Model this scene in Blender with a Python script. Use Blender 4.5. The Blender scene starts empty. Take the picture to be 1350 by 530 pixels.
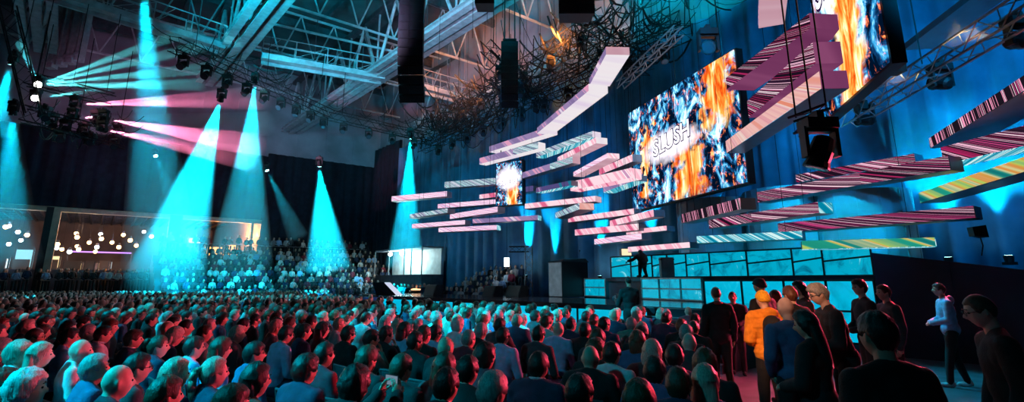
import bpy, bmesh, math, random
from mathutils import Vector, Matrix, Euler, Quaternion, noise
random.seed(7)
C0 = bpy.context.scene.collection
SC = bpy.context.scene
PI = math.pi
V = Vector
SC.view_settings.view_transform = 'Standard'
SC.view_settings.look = 'None'
SC.view_settings.gamma = 1
SC.view_settings.use_curve_mapping = False
SC.view_settings.exposure = 0.0
try:
    SC.cycles.use_denoising = True
    SC.cycles.max_bounces = 6
    SC.cycles.diffuse_bounces = 2
    SC.cycles.glossy_bounces = 2
    SC.cycles.transparent_max_bounces = 12
    SC.cycles.volume_bounces = 0
    SC.cycles.volume_step_rate = 2.0
    SC.cycles.sample_clamp_indirect = 4
    SC.cycles.caustics_reflective = False
    SC.cycles.caustics_refractive = False
except Exception:
    pass

# ------------------------------------------------------------------ camera
FPX, PPY, TH, CZ = 700.0, 211.0, math.atan(161/700), 1.85
cd = bpy.data.cameras.new('camera')
cam = bpy.data.objects.new('camera', cd)
C0.objects.link(cam)
cam.location = (0, 0, CZ)
cam.rotation_euler = (PI/2 + TH, 0, 0)
cd.sensor_width = 36
cd.lens = FPX/1350*36
cd.shift_y = -(265-PPY)/1350
cd.clip_end = 400
SC.camera = cam

def ray(px, py):
    x = (px-675)/FPX; y = -(py-PPY)/FPX
    return V((x, math.cos(TH)-math.sin(TH)*y, math.sin(TH)+math.cos(TH)*y))
def at_y(px, py, Y):
    r = ray(px, py); return V((0, 0, CZ)) + r*(Y/r.y)
def at_z(px, py, z):
    r = ray(px, py); return V((0, 0, CZ)) + r*((z-CZ)/r.z)
def at_plane(px, py, P, d):
    r = ray(px, py)
    det = r.x*(-d[1]) + r.y*d[0]
    s = (P[0]*(-d[1]) + P[1]*d[0])/det
    return V((0, 0, CZ)) + r*s
# the hall's corner and the directions of its two far walls
HC = V((-13.4, 52, 0)); DL = V((-.79, -.613, 0)); DR = V((.613, -.79, 0))

# ------------------------------------------------------------------ materials
class NT:
    def __init__(s, name):
        s.m = bpy.data.materials.new(name); s.m.use_nodes = True
        s.t = s.m.node_tree; s.t.nodes.clear()
        s.out = s.t.nodes.new('ShaderNodeOutputMaterial')
    def n(s, typ, ins=None, **kw):
        nd = s.t.nodes.new('ShaderNode'+typ)
        for k, v in kw.items(): setattr(nd, k, v)
        for k, v in (ins or {}).items():
            sock = nd.inputs[k]
            if isinstance(v, bpy.types.NodeSocket): s.t.links.new(v, sock)
            elif isinstance(v, bpy.types.Node): s.t.links.new(v.outputs[0], sock)
            else:
                if sock.type == 'RGBA' and len(v) == 3: v = (*v, 1)
                sock.default_value = v
        return nd
    def math(s, op, a, b=0.0, c=None):
        d = {0: a, 1: b}
        if c is not None: d[2] = c
        return s.n('Math', d, operation=op)
    def ramp(s, fac, stops, interp='LINEAR'):
        r = s.n('ValToRGB', {0: fac}); cr = r.color_ramp; cr.interpolation = interp
        while len(cr.elements) < len(stops): cr.elements.new(1)
        for e, (p, c) in zip(cr.elements, stops):
            e.position = p; e.color = (*c, 1)
        return r
    def mix(s, f, a, b):
        return s.n('MixRGB', {0: f, 1: a, 2: b})
    def surf(s, nd): s.t.links.new(nd.outputs[0], s.out.inputs[0]); return s.m
    def vol(s, nd): s.t.links.new(nd.outputs[0], s.out.inputs[1]); return s.m

def pbr(name, col, rough=.6, metal=0, nscale=0, namt=.25, bump=0, bscale=40, spec=.5):
    t = NT(name); base = (*col, 1)
    if nscale:
        nz = t.n('TexNoise', {'Vector': t.n('TexCoord').outputs['Object'], 'Scale': nscale, 'Detail': 4})
        a = tuple(c*(1-namt) for c in col); b = tuple(min(1, c*(1+namt)) for c in col)
        base = t.ramp(nz, [(.3, a), (.7, b)])
    p = t.n('BsdfPrincipled', {'Base Color': base, 'Roughness': rough, 'Metallic': metal, 'Specular IOR Level': spec})
    if bump:
        nb = t.n('TexNoise', {'Vector': t.n('TexCoord').outputs['Object'], 'Scale': bscale, 'Detail': 3})
        bp = t.n('Bump', {'Strength': bump, 'Distance': .02, 'Height': nb})
        t.t.links.new(bp.outputs[0], p.inputs['Normal'])
    return t.surf(p)
def glow(name, col, s=1.0):
    t = NT(name); return t.surf(t.n('Emission', {0: col, 1: s}))

M = {}
M['black'] = pbr('black metal', (.012, .012, .014), .5, .3, 6)
M['alu'] = pbr('aluminium', (.42, .43, .45), .35, .8, 8, .2)
M['steel'] = pbr('painted steel', (.40, .40, .44), .55, .2, 3, .25)
M['steel_dark'] = pbr('dark steel', (.07, .07, .085), .6, .2, 3, .3)
M['roof'] = pbr('roof deck', (.075, .075, .085), .8, 0, .35, .5)
M['wallp'] = pbr('hall wall panels', (.24, .20, .24), .7, 0, .4, .35)
M['carpet'] = pbr('hall floor', (.10, .105, .13), .55, 0, 2, .35, .3, 60)
M['deck'] = pbr('glossy stage deck', (.035, .035, .045), .12, 0, 3, .3)
M['fascia'] = pbr('dark fascia', (.018, .02, .035), .5, 0, 2, .3)
M['rubber'] = pbr('rubber', (.015, .015, .015), .7)
M['chair'] = pbr('chair fabric', (.02, .022, .03), .8, 0, 30, .3)
M['housing'] = pbr('bar housing', (.10, .10, .13), .4, .3, 3, .2)
M['housing_pale'] = pbr('pale bar housing', (.5, .46, .55), .4, 0, 3, .12)

# drape: vertical folds come from the mesh; cloth only has weave
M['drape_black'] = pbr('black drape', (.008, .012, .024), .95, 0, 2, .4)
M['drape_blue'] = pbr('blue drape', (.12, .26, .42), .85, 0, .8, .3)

def film(name, c1, c2, c3, s):
    t = NT(name)
    tc = t.n('TexCoord').outputs['Object']
    n1 = t.n('TexNoise', {'Vector': tc, 'Scale': 1.1, 'Detail': 5, 'Roughness': .65, 'Distortion': 1.6})
    r = t.ramp(n1, [(.3, c1), (.5, c2), (.62, c2), (.72, c3)])
    e = t.n('Emission', {0: r, 1: s})
    g = t.n('BsdfGlossy', {0: (.5, .8, .9), 1: .25})
    return t.surf(t.n('MixShader', {0: .12, 1: e, 2: g}))
M['film'] = film('backlit cyan film', (0, .10, .20), (0, .42, .62), (.35, .95, 1), 1.05)
M['film2'] = film('backlit cyan fascia', (0, .30, .48), (0, .44, .66), (.02, .6, .8), 1.2)
M['film3'] = film('backlit teal cloth', (0, .05, .12), (.0, .22, .36), (.05, .55, .7), .8)

def ledmat(name, stops, scale=1.2, shear=.6, curve=0.0, strength=1.0, noise2=None, interp='CONSTANT', seed=0.0, dist=0):
    """content of an LED surface: a one-dimensional pattern running along the face (u, v in metres)"""
    t = NT(name)
    uv = t.n('SeparateXYZ', {0: t.n('UVMap').outputs[0]})
    oi = t.n('ObjectInfo')
    u, v = uv.outputs[0], uv.outputs[1]
    w = t.math('ADD', u, t.math('MULTIPLY', v, shear))
    if curve:
        vv = t.math('MULTIPLY', v, v)
        w = t.math('ADD', w, t.math('MULTIPLY', t.math('MULTIPLY', u, v), curve))
        w = t.math('ADD', w, t.math('MULTIPLY', vv, curve*2))
    w = t.math('ADD', w, t.math('MULTIPLY', oi.outputs['Random'], 50.0))
    nz = t.n('TexNoise', {'W': w, 'Scale': scale, 'Detail': 2.5, 'Roughness': .7}, noise_dimensions='1D')
    col = t.ramp(nz, stops, interp)
    if noise2:
        vo = t.n('TexVoronoi', {'Vector': t.n('CombineXYZ', {0: w, 1: v}), 'Scale': noise2[0]}, feature='F1')
        col = t.mix(t.math('GREATER_THAN', vo.outputs['Distance'], noise2[1]), col, noise2[2])
    return t.surf(t.n('Emission', {0: col, 1: strength}))
W = (1, .93, .97)
LED = {
 'pink': ledmat('pink led content', [(0, (.75, .14, .28)), (.38, (.95, .45, .58)), (.47, (1, .72, .80)), (.56, (.98, .5, .62)), (.64, (1, .85, .9)), (.72, (.6, .3, .5))], .9, .8, 0, 1.0),
 'pinkt': ledmat('rose led facets', [(0, (.5, .2, .42)), (.36, (.85, .4, .6)), (.46, (.95, .75, .88)), (.53, (.62, .3, .5)), (.58, (.85, .8, .95)), (.66, (.35, .3, .55))], 4.5, 1.6, 1.2, 1.15),
 'lilac': ledmat('lilac led content', [(0, (.28, .2, .42)), (.42, (.36, .26, .5)), (.55, (.85, .4, .6)), (.60, (.42, .3, .55)), (.68, (.9, .75, .9))], .8, 1.2, 0, .85),
 'teal': ledmat('teal striped led content', [(0, (.15, .1, .25)), (.38, (.25, .6, .6)), (.44, (.12, .1, .22)), (.49, (.55, .85, .85)), (.54, (.35, .25, .42)), (.60, (.8, .9, .95)), (.66, (.1, .3, .4))], 4.0, 1.4, .3, 1.05),
 'blueviolet': ledmat('blue violet led content', [(0, (.02, .25, .4)), (.45, (.12, .1, .3)), (.55, (.25, .14, .38)), (.62, (.6, .4, .7))], .5, .5, 0, .7),
 'stripe': ledmat('magenta striped led content', [(0, (.014, .006, .016)), (.40, (.4, .02, .11)), (.43, (.02, .008, .02)), (.48, (.03, .01, .03)), (.50, (1, .55, .72)), (.525, (.03, .01, .03)), (.58, (.75, .08, .28)), (.60, (.014, .006, .016)), (.65, (1, .75, .85)), (.68, (.02, .01, .03))], 1.5, 1.5, .5, .95),
 'stripe_v': ledmat('upright striped led content', [(0, (.012, .008, .015)), (.45, (.012, .008, .015)), (.50, (.95, .35, .55)), (.545, (.02, .01, .02)), (.60, (1, .7, .8)), (.64, (.02, .01, .02)), (.7, (.5, .04, .2))], 3.0, .25, 0, .95),
 'ring': ledmat('ringed led content', [(0, (.03, .01, .03)), (.38, (.55, .05, .2)), (.42, (.08, .015, .05)), (.49, (1, .65, .78)), (.515, (.06, .012, .04)), (.575, (.85, .2, .42)), (.60, (.02, .008, .02))], 1.2, 2.4, 1.3, .9),
 'tealwhite': ledmat('white and teal led content', [(0, (.0, .25, .4)), (.40, (.1, .55, .7)), (.47, (.02, .3, .45)), (.51, (.7, 1, 1)), (.57, (.05, .5, .65)), (.62, (.5, .9, .95))], 1.8, 1.2, .2, .9),
 'salmon': ledmat('salmon led content', [(0, (.95, .28, .12)), (.38, (.9, .4, .36)), (.47, (1, .6, .55)), (.55, (.85, .36, .42)), (.60, (1, .78, .72)), (.68, (.9, .3, .2))], 1.1, .6, .3, .85, interp='LINEAR'),
 'green': ledmat('green and amber led content', [(0, (.0, .2, .15)), (.38, (.02, .42, .3)), (.46, (.6, .8, .15)), (.5, (.9, .35, .08)), (.54, (.85, .85, .4)), (.60, (.02, .35, .28)), (.7, (.0, .15, .2))], .55, 2.4, 0, .75, interp='LINEAR'),
 'plum': ledmat('plum led content', [(0, (.18, .03, .12)), (.5, (.28, .06, .18)), (.7, (.4, .1, .25))], .5, .3, 0, .6, interp='LINEAR'),
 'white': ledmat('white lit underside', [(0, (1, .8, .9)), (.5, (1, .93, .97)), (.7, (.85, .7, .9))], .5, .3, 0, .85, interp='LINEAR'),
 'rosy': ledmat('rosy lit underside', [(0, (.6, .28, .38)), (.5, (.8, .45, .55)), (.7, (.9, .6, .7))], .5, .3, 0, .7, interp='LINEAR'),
}

# big screens: flames, ice-blue sparks and a white burst on black (u, v in 0..1)
def screenmat(name, asp, flames, burst, strength=1.6, seed=0.0, spark=9.0):
    t = NT(name)
    uv0 = t.n('UVMap').outputs[0]
    s = t.n('SeparateXYZ', {0: uv0}); u, v = s.outputs[0], s.outputs[1]
    def vec(kx, ky, off=0): return t.n('CombineXYZ', {0: t.math('MULTIPLY', u, kx*asp), 1: t.math('MULTIPLY', v, ky), 2: seed+off})
    # ice-blue debris
    n1 = t.n('TexNoise', {'Vector': vec(3, 2.2), 'Scale': spark/5, 'Detail': 6, 'Roughness': .68, 'Distortion': .9})
    blue = t.ramp(n1, [(.44, (.0, .004, .015)), (.50, (.005, .05, .16)), (.545, (.03, .3, .6)), (.60, (.35, .8, 1)), (.68, (.9, 1, 1))])
    n2 = t.n('TexNoise', {'Vector': vec(4, 3, 7), 'Scale': spark/2.4, 'Detail': 5, 'Roughness': .7, 'Distortion': .6})
    sp = t.ramp(n2, [(.56, (0, 0, 0)), (.61, (.7, .12, .02)), (.68, (1, .5, .15))])
    col = t.n('MixRGB', {0: 1.0, 1: blue, 2: sp}, blend_type='ADD')
    # flame columns
    n3 = t.n('TexNoise', {'Vector': vec(4.2, 1.1, 3), 'Scale': 2.2, 'Detail': 6, 'Roughness': .6, 'Distortion': 1.3})
    fl = t.ramp(n3, [(.30, (.25, .01, 0)), (.42, (.9, .12, .01)), (.50, (1, .36, .06)), (.58, (1, .68, .28)), (.66, (1, .93, .75))])
    wob = t.math('MULTIPLY', t.math('SUBTRACT', t.n('TexNoise', {'Vector': vec(2, 3, 11), 'Scale': 3.0, 'Detail': 3}).outputs[0], .5), .35)
    for (cx, w, v0, v1, sl) in flames:
        du = t.math('ABSOLUTE', t.math('ADD', t.math('SUBTRACT', t.math('SUBTRACT', u, cx), t.math('MULTIPLY', v, sl)), wob))
        m1 = t.n('MapRange', {0: du, 1: w, 2: w*.6, 3: 0.0, 4: 1.0})
        vv = t.math('ADD', v, wob)
        m2 = t.n('MapRange', {0: vv, 1: v1+.05, 2: v1-.03, 3: 0.0, 4: 1.0})
        m3 = t.n('MapRange', {0: vv, 1: v0-.05, 2: v0+.05, 3: 0.0, 4: 1.0})
        mk = t.math('MULTIPLY', t.math('MULTIPLY', m1, m2), m3)
        col = t.mix(mk, col, fl)
    if burst:
        bx, by, rx, ry = burst
        dx = t.math('DIVIDE', t.math('SUBTRACT', u, bx), rx); dy = t.math('DIVIDE', t.math('SUBTRACT', v, by), ry)
        d = t.math('SQRT', t.math('ADD', t.math('MULTIPLY', dx, dx), t.math('MULTIPLY', dy, dy)))
        d = t.math('ADD', d, t.math('MULTIPLY', wob, 2.2))
        mk = t.n('MapRange', {0: d, 1: 1.1, 2: .55, 3: 0.0, 4: 1.0})
        col = t.mix(mk, col, (.95, .88, 1, 1))
    return t.surf(t.n('Emission', {0: col, 1: strength}))

def haze(name, dens, col=(1, 1, 1)):
    t = NT(name)
    return t.vol(t.n('VolumeScatter', {'Color': (*col, 1), 'Density': dens, 'Anisotropy': .0}))

# ------------------------------------------------------------------ mesh helpers
class MB:
    def __init__(s): s.v = []; s.f = []; s.m = []; s.uv = None; s.mats = []
    def slot(s, m):
        if m not in s.mats: s.mats.append(m)
        return s.mats.index(m)
    def add(s, vs, fs, m=0):
        b = len(s.v); s.v += [tuple(p) for p in vs]; s.f += [tuple(b+i for i in f) for f in fs]; s.m += [m]*len(fs)
    def hexa(s, p, m=0):   # p: 4 bottom, 4 top (counter-clockwise)
        s.add(p, [(3, 2, 1, 0), (4, 5, 6, 7), (0, 1, 5, 4), (1, 2, 6, 5), (2, 3, 7, 6), (3, 0, 4, 7)], m)
    def box(s, c, d, rz=0, m=0):
        cx, cy, cz = c; x, y, z = d[0]/2, d[1]/2, d[2]/2; cs, sn = math.cos(rz), math.sin(rz)
        P = []
        for zz in (-z, z):
            for (a, b) in ((-x, -y), (x, -y), (x, y), (-x, y)): P.append((cx+a*cs-b*sn, cy+a*sn+b*cs, cz+zz))
        s.hexa(P, m)
    def bar(s, a, b, r, n=4, r2=None, m=0, caps=True):
        a, b = V(a), V(b); d = b-a
        if d.length < 1e-6: return
        d.normalize(); u = d.orthogonal().normalized() if abs(d.z) > .999 else d.cross(V((0, 0, 1))).normalized()
        w = d.cross(u); r2 = r if r2 is None else r2; P = []
        for (c, rr) in ((a, r), (b, r2)):
            for k in range(n):
                an = 2*PI*(k+.5)/n; P.append(c + u*math.cos(an)*rr + w*math.sin(an)*rr)
        F = [(k, (k+1) % n, n+(k+1) % n, n+k) for k in range(n)]
        if caps: F += [tuple(range(n-1, -1, -1)), tuple(range(n, 2*n))]
        s.add(P, F, m)
    def path(s, pts, r, n=6, m=0):
        for a, b in zip(pts[:-1], pts[1:]): s.bar(a, b, r, n, m=m, caps=True)
    def lathe(s, prof, n=16, c=(0, 0, 0), ax=None, m=0, cap=True):
        """prof: (radius, height) list turned about the axis ax through c"""
        q = V((0, 0, 1)).rotation_difference(V(ax).normalized()) if ax is not None else Quaternion()
        P = []
        for (r, h) in prof:
            for k in range(n):
                an = 2*PI*k/n; P.append(V(c) + q @ V((r*math.cos(an), r*math.sin(an), h)))
        F = []
        for j in range(len(prof)-1):
            for k in range(n): F.append((j*n+k, j*n+(k+1) % n, (j+1)*n+(k+1) % n, (j+1)*n+k))
        if cap: F += [tuple(range(n-1, -1, -1)), tuple(range((len(prof)-1)*n, len(prof)*n))]
        s.add(P, F, m)
    def ell(s, c, r, q=None, nu=14, nv=9, m=0):
        P = []; c = V(c)
        for j in range(1, nv):
            th = PI*j/nv
            for k in range(nu):
                ph = 2*PI*k/nu; p = V((r[0]*math.sin(th)*math.cos(ph), r[1]*math.sin(th)*math.sin(ph), r[2]*math.cos(th)))
                P.append(c + (q @ p if q else p))
        t, b = V((0, 0, r[2])), V((0, 0, -r[2])); P += [c+(q @ t if q else t), c+(q @ b if q else b)]
        nt = (nv-1)*nu; F = []
        for j in range(nv-2):
            for k in range(nu): F.append((j*nu+k, (j+1)*nu+k, (j+1)*nu+(k+1) % nu, j*nu+(k+1) % nu))
        for k in range(nu):
            F.append((nt, k, (k+1) % nu)); F.append((nt+1, (nv-2)*nu+(k+1) % nu, (nv-2)*nu+k))
        s.add(P, F, m)
    def cap(s, a, b, ra, rb, n=12):
        s.bar(a, b, ra, n, rb); s.ell(a, (ra,)*3, nu=n, nv=7); s.ell(b, (rb,)*3, nu=n, nv=7)
    def mesh(s, name, smooth=False):
        me = bpy.data.meshes.new(name); me.from_pydata(s.v, [], s.f)
        for m in s.mats: me.materials.append(m)
        if any(s.m): me.polygons.foreach_set('material_index', s.m)
        if smooth: me.polygons.foreach_set('use_smooth', [True]*len(s.f))
        me.update(); return me
    def build(s, name, mat=None, parent=None, smooth=False):
        me = s.mesh(name, smooth)
        if mat is not None: me.materials.append(mat)
        return link(name, me, parent)
def link(name, data, parent=None):
    o = bpy.data.objects.new(name, data); C0.objects.link(o)
    if parent is not None: o.parent = parent
    return o
def tag(o, label=None, cat=None, group=None, kind=None):
    if label: o['label'] = label
    if cat: o['category'] = cat
    if group: o['group'] = group
    if kind: o['kind'] = kind
    return o
def empty(name, loc=(0, 0, 0), rz=0):
    o = link(name, None); o.location = loc; o.rotation_euler.z = rz; return o
def copy_tree(o, parent=None):
    c = o.copy(); C0.objects.link(c)
    if parent is not None: c.parent = parent
    for ch in list(o.children): copy_tree(ch, c)
    return c
def quaduv(name, pts, mat, parent, uvs):
    me = bpy.data.meshes.new(name); me.from_pydata([tuple(p) for p in pts], [], [(0, 1, 2, 3)])
    l = me.uv_layers.new(name='UVMap')
    for i, c in enumerate(uvs): l.data[i].uv = c
    me.materials.append(mat); return link(name, me, parent)
def spot(name, loc, tgt, power, col, ang=30, blend=.3, rad=.08):
    l = bpy.data.lights.new(name, 'SPOT'); l.energy = power; l.color = col; l.spot_size = math.radians(ang); l.spot_blend = blend; l.shadow_soft_size = rad
    o = link(name, l); o.location = loc; d = V(tgt)-V(loc); o.rotation_euler = d.to_track_quat('-Z', 'Y').to_euler(); return o
def area(name, loc, tgt, power, col, sx, sy):
    l = bpy.data.lights.new(name, 'AREA'); l.energy = power; l.color = col; l.shape = 'RECTANGLE'; l.size = sx; l.size_y = sy
    o = link(name, l); o.location = loc; d = V(tgt)-V(loc); o.rotation_euler = d.to_track_quat('-Z', 'Y').to_euler(); return o
def truss_mb(mb, a, b, w=.4, seg=.5, r=.025, rb=.012, m=0):
    a, b = V(a), V(b); d = b-a; L = d.length; d.normalize()
    u = d.cross(V((0, 0, 1)))
    if u.length < .01: u = V((1, 0, 0))
    u.normalize(); up = u.cross(d).normalized(); h = w/2
    cs = [(u*x+up*y)*h for x, y in ((-1, -1), (1, -1), (1, 1), (-1, 1))]
    for c in cs: mb.bar(a+c, b+c, r, 5, m=m)
    n = max(1, int(L/seg))
    for i in range(n):
        p, q = a+d*(L*i/n), a+d*(L*(i+1)/n)
        for k in range(4):
            c1, c2 = cs[k], cs[(k+1) % 4]
            if i % 2: c1, c2 = c2, c1
            mb.bar(p+c1, q+c2, rb, 4, m=m, caps=False)
# ================================================================== THE HALL
NLW = V((-.613, .79, 0)); NRW = V((.79, .613, 0))      # outward normals of the two far walls
def wl(t, off=0, z=0): p = HC+DL*t-NLW*off; return V((p.x, p.y, z))
def wr(t, off=0, z=0): p = HC+DR*t-NRW*off; return V((p.x, p.y, z))
def tl(px, off=0):
    P = HC-NLW*off; q = at_plane(px, 300, P, DL); return (q-P).dot(DL) if False else ((q.x-P.x)*DL.x+(q.y-P.y)*DL.y)/(DL.x**2+DL.y**2)
def tr(px, off=0):
    P = HC-NRW*off; q = at_plane(px, 300, P, DR); return ((q.x-P.x)*DR.x+(q.y-P.y)*DR.y)/(DR.x**2+DR.y**2)
def slab(mb, fn, t0, t1, o0, o1, z0, z1, m=0):
    P = [fn(t0, o0, z0), fn(t1, o0, z0), fn(t1, o1, z0), fn(t0, o1, z0), fn(t0, o0, z1), fn(t1, o0, z1), fn(t1, o1, z1), fn(t0, o1, z1)]
    mb.hexa(P, m)
def drape(name, fn, t0, t1, off, z0, z1, mat, amp=.12, per=.9, step=.12):
    mb = MB(); n = int((t1-t0)/step); P = []
    for i in range(n+1):
        t = t0+(t1-t0)*i/n
        o = off + amp*math.sin(2*PI*t/per+1.5*math.sin(t*.7)) + amp*.4*math.sin(2*PI*t/per*2.3+1)
        P += [fn(t, o, z0), fn(t, o*.6+off*.4, z1), fn(t, off-.25, z0), fn(t, off-.25, z1)]
    F = []
    for i in range(n):
        a = 4*i; b = a+4
        F += [(a, b, b+1, a+1), (a+2, a+3, b+3, b+2), (a+1, b+1, b+3, a+3), (a, a+2, b+2, b)]
    mb.add(P, F); return mb.build(name, mat, None, True)

mb = MB(); mb.add([(-70, -12, 0), (45, -12, 0), (45, 75, 0), (-70, 75, 0), (-70, -12, -.2), (45, -12, -.2), (45, 75, -.2), (-70, 75, -.2)],
                  [(0, 1, 2, 3), (7, 6, 5, 4), (0, 4, 5, 1), (1, 5, 6, 2), (2, 6, 7, 3), (3, 7, 4, 0)])
tag(mb.build('floor', M['carpet']), 'dark hall floor under the audience and in the aisle', kind='structure')

# left wall: solid below and above a long opening
T0 = tl(345); mb = MB()
slab(mb, wl, -.3, T0, 0, -.4, 0, 21.5); slab(mb, wl, T0, 62, 0, -.4, 0, 2.7); slab(mb, wl, T0, 62, 0, -.4, 7.05, 21.5)
for k in range(24):                                    # panel battens of the upper wall
    slab(mb, wl, k*2.6, k*2.6+.16, .07, 0, 12.5, 21.4)
tag(mb.build('wall_left', M['wallp']), 'pale panelled hall wall above the black drape', kind='structure')
mb = MB(); slab(mb, wr, -.3, 62, 0, -.4, 0, 21.5)
for k in range(24): slab(mb, wr, k*2.6, k*2.6+.16, .07, 0, 13.8, 21.4)
tag(mb.build('wall_back', M['wallp']), 'hall wall behind the stage drape', kind='structure')
mb = MB(); P = []
for (x, y) in ((-70, -12), (45, -12), (45, 75), (-70, 75)): P.append((x, y, 21.5))
for (x, y) in ((-70, -12), (45, -12), (45, 75), (-70, 75)): P.append((x, y, 21.8))
mb.hexa(P); tag(mb.build('ceiling', M['roof']), 'dark roof deck of the hall', kind='structure')
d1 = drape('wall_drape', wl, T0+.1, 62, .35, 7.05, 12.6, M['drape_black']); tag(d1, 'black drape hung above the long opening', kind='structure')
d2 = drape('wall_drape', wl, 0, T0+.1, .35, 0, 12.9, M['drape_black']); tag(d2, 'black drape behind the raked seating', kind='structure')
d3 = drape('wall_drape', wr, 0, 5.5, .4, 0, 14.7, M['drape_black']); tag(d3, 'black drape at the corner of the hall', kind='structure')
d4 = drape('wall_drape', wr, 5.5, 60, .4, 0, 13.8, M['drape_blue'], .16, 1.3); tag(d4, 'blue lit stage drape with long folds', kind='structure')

# opening: posts, header strip, end frame
M['beige'] = pbr('beige boarding', (.55, .47, .36), .7, 0, 3, .15)
mb = MB(); slab(mb, wl, T0, 60, .1, -.3, 6.72, 7.05)
tag(mb.build('trim_1', M['beige']), 'beige header strip along the top of the opening', kind='structure')
k = 0
for (a, b, za, zb, m, lab) in ((57, 67, 0, 7.0, 'black', 'black post beside the beige post'), (67, 77, 0, 7.0, 'beige', 'beige post of the long opening'),
                          (222, 239, 0, 7.0, 'steel_dark', 'dark post of the opening in the cyan beam'), (331, 334, 0, 7.0, 'beige', 'slim beige jamb'), (344, 349, 0, 7.0, 'beige', 'beige end jamb of the opening')):
    k += 1; mb = MB(); slab(mb, wl, tl(b), tl(a), .15, -.35, za, zb)
    tag(mb.build('wall_post', M[m]), lab, kind='structure')
# neighbouring hall seen through the opening
M['nfloor'] = pbr('neighbour hall floor', (.2, .2, .22), .5, 0, 1, .3)
mb = MB(); slab(mb, wl, T0-.2, 62, -.4, -26, 2.5, 2.69)
tag(mb.build('floor_neighbour', M['nfloor']), 'floor of the neighbouring hall', kind='structure')
mb = MB(); slab(mb, wl, T0-.2, 62, -.4, -26, 9.3, 9.5)
for k in range(14): slab(mb, wl, T0, 62, -1.2-k*1.8, -1.5-k*1.8, 8.2, 9.3)
for k in range(60): slab(mb, wl, T0+k*.9, T0+k*.9+.12, -1.0, -25, 8.0, 8.3)
tag(mb.build('ceiling_neighbour', M['steel_dark']), 'beamed ceiling of the neighbouring hall', kind='structure')
mb = MB(); slab(mb, wl, T0-.2, 62, -26, -26.3, 2.5, 9.5); slab(mb, wl, T0-.5, T0-.2, -.4, -26, 2.5, 9.5)
M['nwall'] = pbr('neighbour hall wall', (.12, .10, .10), .8, 0, .6, .3)
tag(mb.build('wall_neighbour', M['nwall']), 'end wall of the neighbouring hall', kind='structure')
def wedge_pt(px, depth, z):   # a point of the neighbouring hall seen at picture column px, that far behind the wall
    P = HC+NLW*depth; q = at_plane(px, 300, P, DL); return V((q.x, q.y, z))
# pendant lamps of the neighbouring hall
M['bulb_warm'] = glow('warm lamp', (1, .55, .22), 9); M['bulb_white'] = glow('cool lamp', (.75, .9, 1), 7)
def pendant(px, py, dep, warm, label):
    P = HC+NLW*dep; q = at_plane(px, py, P, DL)
    r = empty('pendant_lamp', q); tag(r, label, 'lamp', 'pendant lamps in the neighbouring hall')
    m = MB(); m.lathe([(.12, .02), (.14, .05), (.08, .2), (.03, .24)], 12); m.build('shade', M['steel_dark'], r)
    m = MB(); m.ell((0, 0, -.12), (.17, .17, .17)); m.build('bulb', M['bulb_warm' if warm else 'bulb_white'], r, True)
    m = MB(); m.bar((0, 0, .2), (0, 0, 8.25-q.z), .012, 4); m.build('cord', M['black'], r)
for i, (px, py) in enumerate([(8, 297), (24, 304), (28, 315), (36, 308), (12, 320), (12, 296), (101, 306), (102, 311), (133, 307), (134, 313), (163, 308), (76, 320), (75, 325), (102, 323), (104, 327), (82, 327), (128, 324), (126, 330), (157, 324), (148, 318), (92, 330), (118, 318), (172, 315), (180, 322), (190, 304), (200, 310)]):
    warm = i % 4 != 0 if px > 60 else i % 3 == 0
    pendant(px, py, 6+(i*5) % 11, warm, 'small %s pendant lamp glowing in the neighbouring hall' % ('warm' if warm else 'white'))
# stalls: counter, back panel, awning
M['panel_warm'] = glow('warm lit board', (1, .72, .36), 1.5); M['panel_white'] = glow('white lit board', (.8, .95, 1), 1.5); M['panel_orange'] = glow('orange lit board', (1, .42, .12), 2.6)
M['panel_violet'] = glow('violet light line', (.55, .25, 1), 1.8); M['panel_cyan'] = glow('pale cyan board', (.35, .8, .9), 1.1)
def stall(pa, pb, dep, z0, z1, mat, label):
    a, b = wedge_pt(pa, dep, 0), wedge_pt(pb, dep, 0); mid = (a+b)/2
    r = empty('market_stall', (mid.x, mid.y, 2.69)); tag(r, label, 'stall')
    d = (b-a); L = d.length; d.normalize(); n = NLW
    def bx(name, l0, l1, o0, o1, za, zb, m):
        q = MB(); P = []
        for z in (za-2.69, zb-2.69):
            for (l, o) in ((l0, o0), (l1, o0), (l1, o1), (l0, o1)): P.append(a-V((mid.x, mid.y, 0))+d*l+n*o+V((0, 0, z)))
        q.hexa(P); q.build(name, m, r)
    bx('lit_board', 0, L, 0, .15, z0, z1, mat)
    bx('counter', .1, L-.1, -1.3, -.8, 2.69, min(3.6, z0+.7), M['nwall'])
    bx('post', 0, .1, -.05, .1, 2.69, z1+.2, M['steel_dark']); bx('post', L-.1, L, -.05, .1, 2.69, z1+.2, M['steel_dark'])
stall(92, 118, 7, 2.8, 3.35, M['panel_warm'], 'stall with a warm yellow board left of the orange one')
stall(119, 134, 6, 2.8, 3.3, M['panel_orange'], 'small stall with an orange board low in the opening')
stall(137, 152, 8, 2.9, 3.4, M['panel_warm'], 'stall with a warm board right of the orange one')
stall(153, 190, 7, 2.8, 3.5, M['panel_white'], 'wide stall with a long white lit board')
stall(0, 22, 7, 2.9, 3.6, M['panel_white'], 'white lit stall at the left end of the opening')
stall(26, 52, 9, 3.0, 4.4, M['panel_cyan'], 'pale cyan lit stall beside the black post')
stall(74, 88, 8, 3.0, 3.9, M['panel_warm'], 'narrow warm stall beside the beige post')
stall(95, 180, 16, 4.6, 4.72, M['panel_violet'], 'long violet light line far across the neighbouring hall')
stall(272, 300, 10, 4.4, 5.2, M['panel_orange'], 'orange glowing stall behind the raked seating')
stall(250, 268, 12, 5.6, 6.1, M['panel_warm'], 'small warm sign board high in the orange bay')
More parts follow.
